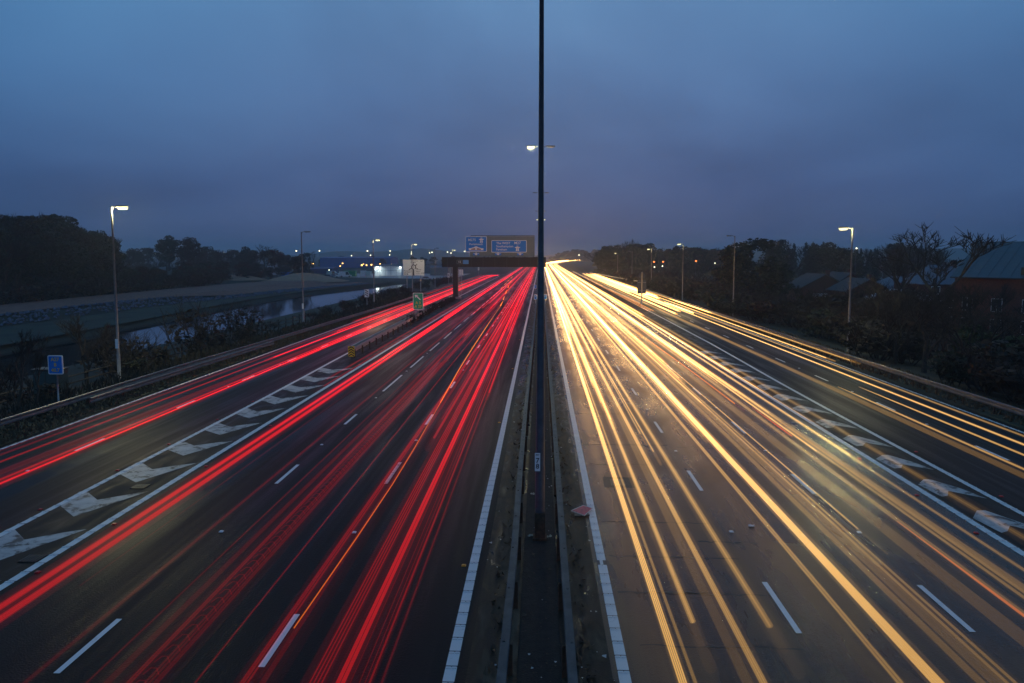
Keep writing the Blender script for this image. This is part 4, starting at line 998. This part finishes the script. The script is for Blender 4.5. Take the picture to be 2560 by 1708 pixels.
# ------------------------------------------------------------------ hills and far lamps
def hill(name, prof, Y, depth, m):
    b = MB(); vs = []; n = len(prof)
    for (px, py) in prof:
        X, z = at(px, py, Y); vs.append((X, Y-depth*.4, -3)); vs.append((X, Y-depth*.12, z*.7)); vs.append((X, Y, z)); vs.append((X*1.1, Y+depth*.5, -3))
    b.add(vs, [(4*i+k, 4*(i+1)+k, 4*(i+1)+k+1, 4*i+k+1) for i in range(n-1) for k in range(3)])
    return tag(b.obj(name, m, smooth=True), kind='structure')
hill('far_hill', [(560, 648), (640, 645), (740, 642), (780, 636), (830, 629), (870, 628), (910, 630), (950, 629), (990, 627), (1020, 623), (1050, 621), (1080, 623), (1110, 627), (1150, 631), (1200, 634), (1300, 637), (1420, 640)], 1900, 700, M_HILL)
hill('far_hill', [(-500, 622), (-200, 616), (100, 624), (400, 630), (640, 634), (760, 640), (840, 648)], 1500, 500, M_HILL)
hill('far_hill', [(1400, 640), (1600, 632), (1900, 628), (2300, 622), (2700, 618), (3100, 622)], 1500, 500, M_HILL)
def farlamp(px, py, Y, m, r, label, group, h0=None):
    X, z = at(px, py, Y); zb = H(X, Y)
    if z-zb < 2.5: z = zb+2.5
    o = empty('distant_street_lamp', (X, Y, zb), label, 'street lamp', group)
    b = MB(); b.tube([(0, .2, 0), (0, .2, z-zb+.1)], [.09, .05], 5); b.obj('column', M_DARKCOL, o)
    b = MB(); b.tube([(0, .25, z-zb+.12), (0, -.3, z-zb+.14)], .08, 5); la = b.obj('lantern', M_DARKCOL, o)
    b = MB()
    for k, (zz, q) in enumerate(((-.9, .45), (-.35, .95), (.35, .95), (.9, .45))): pass
    ring = [(r*q, z-zb+zz*r*.8) for zz, q in ((-1, .3), (-.4, .9), (.4, .9), (1, .3))]
    vs = []; n = 8
    for rad, zz in ring: vs += [(rad*math.cos(2*PI*k/n), rad*.6*math.sin(2*PI*k/n)-.1, zz-.1) for k in range(n)]
    fs = [(j*n+k, j*n+(k+1) % n, (j+1)*n+(k+1) % n, (j+1)*n+k) for j in range(3) for k in range(n)]+[tuple(reversed(range(n))), tuple(range(3*n, 4*n))]
    b.add(vs, fs); b.obj('lens', m, la)
W_ = [(740.8, 627), (798.8, 627), (878.8, 639), (918.6, 627), (926.5, 638), (975.5, 627.6), (974, 637), (1028.9, 630), (1028.6, 634.5), (1074, 632), (1080, 630.5), (1118.8, 630), (1127.5, 632.5), (1161.5, 628.4), (389, 635), (444, 634), (501, 632.5), (560, 631)]
for i, (px, py) in enumerate(W_):
    big = px in (740.8, 798.8, 1161.5, 918.6)
    farlamp(px, py, 430 if big else 520, M_FARW, .42 if px > 600 else .26, 'distant white street lamp on the skyline left of the gantry', 'distant white street lamps on the left skyline')
farlamp(781.6, 658, 330, M_FARA, .62, 'brightest amber lamp, alone left of the yard', None)
for px, py in ((850.5, 665), (856.5, 658)): farlamp(px, py, 340, M_FARA, .36, 'one of two amber lamps above the green container', 'pair of amber lamps above the green container')
for px, py, r in ((904.7, 662.5, .5), (909, 660, .25), (916.4, 662.5, .42), (928.7, 661.6, .45), (950.5, 659.7, .42), (962.7, 661.6, .42), (978.5, 660.5, .32), (988, 661.5, .22)):
    farlamp(px, py, 350, M_FARA, r, 'amber lamp in the row above the lit warehouse roof', 'row of amber lamps above the lit warehouse')
farlamp(618.7, 667, 300, M_FARA, .36, 'amber lamp among the dark trees on the left', None); farlamp(660, 674, 300, M_FARO, .2, 'tiny orange lamp below the amber one in the left trees', None)
farlamp(823, 678, 300, M_FARW, .24, 'small white lamp above the parked vans', None)
for px, py, lab in ((1635, 654, 'leftmost orange lamp in front of the right tree belt'), (1657.7, 653.7, 'brightest orange lamp in front of the right tree belt'), (1740, 652, 'orange lamp between the lit lamp and the broad evergreen')):
    farlamp(px, py, 222, M_FARO, .34, lab, 'orange lamps before the right tree belt')
for px, py, lab in ((1787, 657, 'small white lamp beside the broad evergreen'), (1656, 665, 'small white lamp below the brightest orange lamp'), (1636, 667, 'small white lamp below the leftmost orange lamp')):
    farlamp(px, py, 220, M_FARW, .2, lab, None)
farlamp(1447.5, 637.4, 620, M_FARW, .55, 'white lamp at the end of the glowing motorway bend', None); farlamp(2141, 620, 165, M_FARW, .18, 'tiny white lamp beside the bright right column', None)

# ------------------------------------------------------------------ streaks of light left by the traffic
def glow(name, near, far, y0=14, y1=170, p=1.0):
    m = bpy.data.materials.new(name); m.use_nodes = True; t = m.node_tree; t.nodes.clear(); l = t.links.new
    g = N(t, 'ShaderNodeNewGeometry'); s = N(t, 'ShaderNodeSeparateXYZ'); l(g.outputs['Position'], s.inputs[0])
    r = N(t, 'ShaderNodeMapRange'); r.inputs[1].default_value = y0; r.inputs[2].default_value = y1; l(s.outputs[1], r.inputs[0])
    pw = N(t, 'ShaderNodeMath', operation='POWER'); pw.inputs[1].default_value = p; l(r.outputs[0], pw.inputs[0])
    mx = N(t, 'ShaderNodeMixRGB'); l(pw.outputs[0], mx.inputs[0]); mx.inputs[1].default_value = (*near, 1); mx.inputs[2].default_value = (*far, 1)
    oi = N(t, 'ShaderNodeObjectInfo'); mu = N(t, 'ShaderNodeMixRGB', blend_type='MULTIPLY'); mu.inputs[0].default_value = 1
    l(mx.outputs[0], mu.inputs[1]); l(oi.outputs['Color'], mu.inputs[2])
    e = N(t, 'ShaderNodeEmission'); l(mu.outputs[0], e.inputs[0]); tr = N(t, 'ShaderNodeBsdfTransparent')
    a = N(t, 'ShaderNodeAddShader'); l(e.outputs[0], a.inputs[0]); l(tr.outputs[0], a.inputs[1])
    o = N(t, 'ShaderNodeOutputMaterial'); l(a.outputs[0], o.inputs[0]); return m
G_WC = glow('headlight_core', (.20, .105, .024), (1.9, 1.08, .36), 12, 100)
G_WH = glow('headlight_halo', (.018, .0095, .003), (.44, .215, .055), 12, 100)
G_RC = glow('taillight_core', (.085, .0012, .0012), (.52, .0026, .007), 11, 75)
G_RH = glow('taillight_halo', (.0095, .0002, .0003), (.052, .0004, .0009), 11, 75)
G_AC = glow('indicator_core', (.30, .08, .005), (1.2, .42, .03))
def ysteps(y0, y1):
    ys = [y0]; y = y0
    if y0 > 6: ys += [y0+.7, y0+1.5]; y = y0+1.5
    while y < y1:
        y += 4 if y < 40 else (10 if y < 120 else (25 if y < 450 else 30)); ys.append(min(y, y1))
    return ys
def trail(X, y0, y1, kind, s=1.0, rc=.035, rh=.10, z=.68, tint=(1, 1, 1), label='', group=None, xf=None, zf=None, cores=(0,)):
    ys = ysteps(y0, y1); ph = R.uniform(0, 6); am = R.uniform(.03, .09)
    f = xf or (lambda y: X+am*math.sin(y*.03+ph))
    b = MB()
    base = [rp(f(y), y, (zf(y) if zf else z)) for y in ys]
    ox, oy, oz = base[0]
    tp = [min(1, .7+(y-y0)/6.0 if y0 > 6 else 1, .2+(y1-y)/6.0 if y1 < 300 else 1) for y in ys]
    k0 = 2 if (y0 > 6 and len(base) > 5) else 0
    for c in cores: b.tube([(p[0]-ox+c, p[1]-oy, p[2]-oz+c*.15) for p in base[k0:]], [rc*q for q in tp[k0:]], 6)
    b.mi = 1
    if rh:
        for k in ((1.25, .7) if rh > .07 else (1,)): b.tube([(p[0]-ox, p[1]-oy, p[2]-oz) for p in base[k0//2 if k < 1 else 0:]], [rh*k*q for q in tp[k0//2 if k < 1 else 0:]], 8)
    core, halo = {'w': (G_WC, G_WH), 'r': (G_RC, G_RH), 'a': (G_AC, G_RH)}[kind]
    o = b.obj('light_trail', [core, halo], None, (ox, oy, oz)); o.color = (tint[0]*s, tint[1]*s, tint[2]*s, 1)
    return tag(o, label, 'light trail', group)
FAR = 1150
# right carriageway: white and amber headlight streaks
LW = {1: ('white headlight streak in the lane beside the central reserve', 'headlight streaks in the inner right lane'),
      2: ('white headlight streak in the middle lane of the right carriageway', 'headlight streaks in the middle right lane'),
      3: ('white headlight streak in the outer lane beside the right hatching', 'headlight streaks in the outer right lane'),
      4: ('headlight streak on the right slip road', 'headlight streaks on the right slip road')}
WL = {2.42: 'thick bright yellow streak nearest the central barrier, reaching the bottom edge', 2.60: 'thin grey-green streak hugging the thick streak nearest the central barrier',
      2.95: 'amber streak ending short of the bottom edge, beside the streak nearest the barrier', 3.72: 'amber streak in the middle of the inner right lane reaching the bottom edge',
      3.5: 'faint broad brown streak left of the amber one in mid inner lane', 4.42: 'amber streak ending short, closest to the long lane mark at the bottom right',
      5.95: 'thin double greenish streak just right of the inner lane marks', 6.62: 'brightest wide golden streak, reaching the bottom edge right of centre',
      7.30: 'dim brown streak right of the brightest golden streak', 7.55: 'dim broad streak two places right of the brightest golden streak',
      7.88: 'brownish double streak close left of the outer lane marks at bottom right', 8.2: 'hair-thin amber streak ending at the outer lane mark at bottom right',
      8.95: 'faint broad brown streak just right of the outer lane marks', 9.55: 'brown streak running beside the red-orange one at bottom right',
      10.05: 'double olive streak in the outer right lane above the red-orange one', 10.3: 'dim streak between the olive double one and the thin outermost one',
      10.95: 'thin brown streak closest to the white line of the right hatching', 11.6: 'pale distant streak on the outer lane side of the right hatching line',
      12.1: 'faint brown streak crossing over the right chevrons',
      16.0: 'pale orange streak starting abruptly right of the hatching, reaching the right edge', 17.2: 'pale orange streak starting abruptly in mid slip road, reaching the right edge',
      18.1: 'long unbroken orange streak along the outer slip road lane', 18.95: 'dim long streak just beyond the long unbroken slip road one', 15.5: 'faint broad streak beside the right slip road edge line'}
def tw(lane, X, y0, s, rc=.03, rh=.09, y1=FAR, tint=(1, 1, 1), z=.68, cores=(0,)):
    trail(X, y0, y1, 'w', s, rc, rh, z, tint, WL.get(X, LW[lane][0]), LW[lane][1], cores=cores)
for a in ((2.42, 6, 1.35, .014, .09, (-.055, -.02, .015, .05)), (2.60, 6, .35, .03, .05, (0,)), (2.95, 11.3, .42, .05, .12, (0, .03)), (3.72, 6, .55, .025, .11, (-.04, 0, .04)), (3.5, 6, .10, .1, .14, (0,)), (4.42, 11.2, .32, .05, .13, (-.02, .03))):
    tw(1, *a[:5], cores=a[5])
for a in ((5.95, 6, .5, .022, .07, (-.03, .03)), (6.62, 6, 1.2, .018, .12, (-.09, -.05, -.01, .03, .07)), (7.30, 6, .18, .06, .12, (0,)), (7.55, 6, .13, .09, .14, (0,)), (7.88, 6, .30, .025, .10, (-.06, .06)), (8.2, 16, .62, .016, .03, (0,))):
    tw(2, *a[:5], cores=a[5])
for a in ((8.95, 6, .10, .12, .17, (0,)), (9.55, 6, .22, .05, .12, (0,)), (10.05, 6, .26, .03, .10, (-.07, .07)), (10.3, 10, .18, .05, .10, (0,)), (10.95, 6, .26, .03, .06, (0,)), (11.6, 40, .3, .05, .12, (0,)), (12.1, 6, .09, .04, .15, (-.04, .04))):
    tw(3, *a[:5], cores=a[5])
trail(9.48, 6, 18, 'a', .5, .03, .05, .70, (1, .55, .5), 'red-orange streak low in the outer right lane near the bottom edge', None)
trail(9.75, 26.5, 31.5, 'a', .8, .03, .05, .72, (1, .5, .4), 'short orange streak in the outer right lane beside the hatching', None)
RR = random.Random(21)
for lane, c in ((1, 3.45), (2, 7.1), (3, 10.7)):
    for i in range(17):
        s_ = RR.choice((-1, 1)); y0 = 22+RR.random()**1.2*110
        tw(lane, c+s_*RR.uniform(.45, .95)+RR.uniform(-.2, .2), y0, RR.uniform(.35, .95)*(1 if lane < 3 else .7), RR.uniform(.012, .034), RR.uniform(.05, .11), z=RR.uniform(.6, .9))
trail(0, 30, 240, 'a', .75, .03, .07, .9, (1, .95, .7), 'yellow indicator streak crossing the middle lanes of the right carriageway', None, xf=lambda y: 9.0-2.6*sst(30, 150, y))
for a in ((16.0, 6, .45, .03, .06, 37), (17.2, 6, .5, .03, .05, 37), (18.1, 8, .7, .03, .06, 260), (18.95, 8, .25, .03, .06, 260), (19.75, 46, .7, .03, .07, 260), (20.9, 45, .28, .03, .08, 260), (15.5, 6, .09, .09, .1, 260),
          (16.4, 82, 1.0, .05, .1, 270), (17.6, 86, 1.0, .05, .1, 270), (18.8, 84, 1.4, .05, .1, 104), (18.3, 96, 1.0, .05, .1, 250), (21.0, 84, .9, .04, .1, 112), (19.4, 112, 1.3, .06, .14, 262), (20.2, 118, 1.3, .06, .14, 262), (18.9, 120, 1.2, .06, .12, 262), (17.0, 130, 1.1, .06, .12, 255)):
    tw(4, a[0], a[1], a[2], a[3], a[4], y1=a[5], tint=(1, 1, 1) if a[1] < 80 else (1, 1.05, .95))
for X in (14.1, 14.5, 14.8): tw(3, X, 88, .28, .03, .04, y1=230, tint=(1, .7, .6), z=.5)
# left carriageway: red tail-light streaks
LR = {1: ('red tail-light streak in the lane beside the central reserve', 'tail-light streaks in the inner left lane'),
      2: ('red tail-light streak in the middle lane of the left carriageway', 'tail-light streaks in the middle left lane'),
      3: ('red tail-light streak in the outer lane beside the left hatching', 'tail-light streaks in the outer left lane'),
      4: ('red tail-light streak on the left slip road', 'tail-light streaks on the left slip road')}
LEND = 700
RL = {-3.32: 'brightest double red streak, second from the central reserve at the bottom edge', -3.62: 'broad soft red streak left of the brightest double one', -3.05: 'faint wide red glow right of the brightest double streak',
      -2.75: 'thin red streak closest but one to the central reserve', -2.62: 'thinnest red streak, closest to the central reserve',
      -4.85: 'broad red streak on the left of the long lane mark at the bottom', -4.5: 'dim red glow around the long lane mark at the bottom', -5.62: 'hair-thin red streak left of the long bottom lane mark',
      -6.30: 'wide dark red band right of the flickering arcs', -6.78: 'double red streak left of the flickering arcs', -7.1: 'dim red streak left of the double one beside the flickering arcs',
      -7.4: 'hair-thin red streak in the left half of the middle left lane', -8.35: 'dim red streak along the lane marks nearest the left hatching',
      -10.42: 'right half of the broad red band beside the left hatching', -10.66: 'left half of the broad red band beside the left hatching', -9.75: 'faint hair-thin red streak right of the broad band by the hatching',
      -16.55: 'bright red streak along the slip road lane marks on the left', -16.85: 'softer red streak just beyond the bright slip road one', -18.25: 'thin red streak in the far lane of the left slip road',
      -18.85: 'dim red streak closest but one to the left safety fence', -17.4: 'faint broad red streak between the bright and the thin slip road ones', -19.3: 'faintest red streak closest to the left safety fence',
      -19.75: 'short separate red streak near the left safety fence, ending before the green sign'}
def tr(lane, X, y0, s, rc=.03, rh=.10, y1=LEND, z=.78, tint=(1, 1, 1), cores=(0,), **k):
    trail(X, y0, y1, 'r', s, rc, rh, z, tint, RL.get(X, LR[lane][0]), LR[lane][1], cores=cores, **k)
for a in ((-3.32, 5, 1.5, .035, .11, (-.05, .04)), (-3.62, 5, .9, .012, .20, (-.12, -.05, .02, .09)), (-3.05, 5, .4, .01, .24, (-.1, .06, .16)), (-2.75, 5, .75, .018, .05, (0,)), (-2.62, 5, .3, .02, .06, (0,)), (-4.05, 24, .6, .05, .14, (0,))):
    tr(1, *a[:5], cores=a[5])
for a in ((-4.85, 5, .6, .018, .13, (-.07, -.02, .05)), (-4.5, 5, .25, .05, .22, (0,)), (-5.62, 8, .45, .012, .03, (0,)), (-6.30, 5, .26, .018, .2, (-.12, -.04, .05, .11)), (-6.78, 5, .4, .016, .10, (-.03, .03)), (-7.1, 5, .15, .05, .16, (0,)), (-7.4, 7, .25, .012, .04, (0,)), (-8.35, 8, .18, .03, .07, (0,))):
    tr(2, *a[:5], cores=a[5])
for a in ((-10.42, 5, .85, .024, .15, (-.09, -.03, .04, .1)), (-10.66, 5, .85, .024, .15, (-.1, -.04, .02, .08)), (-9.75, 12, .14, .012, .03, (0,)), (-11.5, 34, .3, .03, .07, (0,)), (-12.0, 36, .25, .03, .08, (0,))):
    tr(3, *a[:5], cores=a[5])
RR = random.Random(31)
for lane, c, n in ((1, -3.45, 10), (2, -7.1, 7), (3, -10.6, 4)):
    for i in range(n):
        y0 = 26+RR.random()**1.1*90; tr(lane, c+RR.choice((-1, 1))*RR.uniform(.4, .9), y0, RR.uniform(.35, 1.0), RR.uniform(.015, .04), RR.uniform(.06, .12), z=RR.uniform(.65, 1.0))
for a in ((-16.55, 8, .9, .022, .13, (-.06, 0, .05)), (-16.85, 8, .6, .02, .14, (-.06, .04)), (-18.25, 8, .55, .025, .06, (0,)), (-18.85, 8, .22, .03, .07, (0,)), (-17.4, 8, .14, .08, .14, (0,)), (-19.3, 10, .13, .03, .07, (0,)),
          (-16.3, 42, 1.1, .02, .10, (-.05, .03)), (-17.0, 50, .6, .03, .12, (0,)), (-18.3, 44, 1.0, .02, .1, (-.04, .04)), (-18.6, 60, .8, .04, .12, (0,)), (-19.75, 70, .7, .03, .08, (0,)), (-17.7, 66, .5, .04, .12, (0,)), (-20.4, 120, .6, .03, .1, (0,)), (-16.0, 90, .7, .03, .1, (0,))):
    zf = lambda y: .78-1.1*sst(225, 285, y)
    tr(4, a[0], a[1], a[2], a[3], a[4], y1=280 if a[0] != -19.75 else 98, cores=a[5], zf=zf)
def amber_x(y):
    pf = [(5, -4.66), (12, -4.58), (20, -4.48), (32, -4.72), (44, -5.0), (76, -5.35), (98, -5.56), (108, -5.9), (132, -6.6), (156, -7.3), (185, -8.0), (260, -8.9)]
    for (a, xa), (c, xc) in zip(pf, pf[1:]):
        if a <= y <= c:
            k = [p[0] for p in pf].index(a); t = (y-a)/(c-a)
            p0 = pf[max(0, k-1)]; p3 = pf[min(len(pf)-1, k+2)]
            m0 = (xc-p0[1])/(c-p0[0])*(c-a); m1 = (p3[1]-xa)/(p3[0]-a)*(c-a)
            return (2*t**3-3*t*t+1)*xa+(t**3-2*t*t+t)*m0+(-2*t**3+3*t*t)*xc+(t**3-t*t)*m1
    return pf[-1][1]
trail(0, 10.5, 98, 'a', .9, .013, .022, .82, (1, .75, .8), 'thin orange indicator streak running beside a lane mark on the left carriageway', None, xf=amber_x)
trail(0, 30, 74, 'a', .6, .03, .06, .84, (1, .9, .8), 'brighter orange length of the indicator streak on the left carriageway', None, xf=amber_x)
for y0, y1 in ((92, 102), (105, 114), (122, 134), (144, 158), (172, 188)):
    trail(0, y0, y1, 'a', 1.1, .06, .10, .86, (1, .85, .6), 'orange indicator flash drifting between the left lanes below the gantry', 'indicator flashes below the gantry', xf=amber_x)
for y0, y1 in ((140, 152), (158, 172), (178, 196), (204, 226)):
    trail(0, y0, y1, 'a', .9, .05, .09, .86, (1, .6, .4), 'orange indicator flash in the outer left lane below the gantry', 'indicator flashes of the outer left lane', xf=lambda y: -8.2-.012*(y-140))
# flickering lamp: a chain of small red arcs
o = empty('light_trail', (-6.55, 8, .7), 'flickering chain of red arcs in the middle lane of the left carriageway', 'light trail')
b = MB(); b.tube([(-.14, -.04, 0), (-.05, .05, .06), (.05, .05, .06), (.14, -.04, 0)], .012, 3); arc = b.mesh('arc', G_RC)
for k in range(106): q = link('arc', arc, o, (0, .34*k, 0)); q.color = (.3, .3, .3, 1)

# ------------------------------------------------------------------ evening haze
HZ = True
if HZ:
    b = MB(); b.box(-2900, 2900, -60, 5200, -8, 60); m = bpy.data.materials.new('haze_air'); m.use_nodes = True; t = m.node_tree; t.nodes.clear()
    v = N(t, 'ShaderNodeVolumePrincipled'); v.inputs['Color'].default_value = (.86, .92, 1, 1); v.inputs['Density'].default_value = .0005; v.inputs['Anisotropy'].default_value = .3
    oo = N(t, 'ShaderNodeOutputMaterial'); t.links.new(v.outputs[0], oo.inputs['Volume']); tag(b.obj('haze', m), kind='stuff')
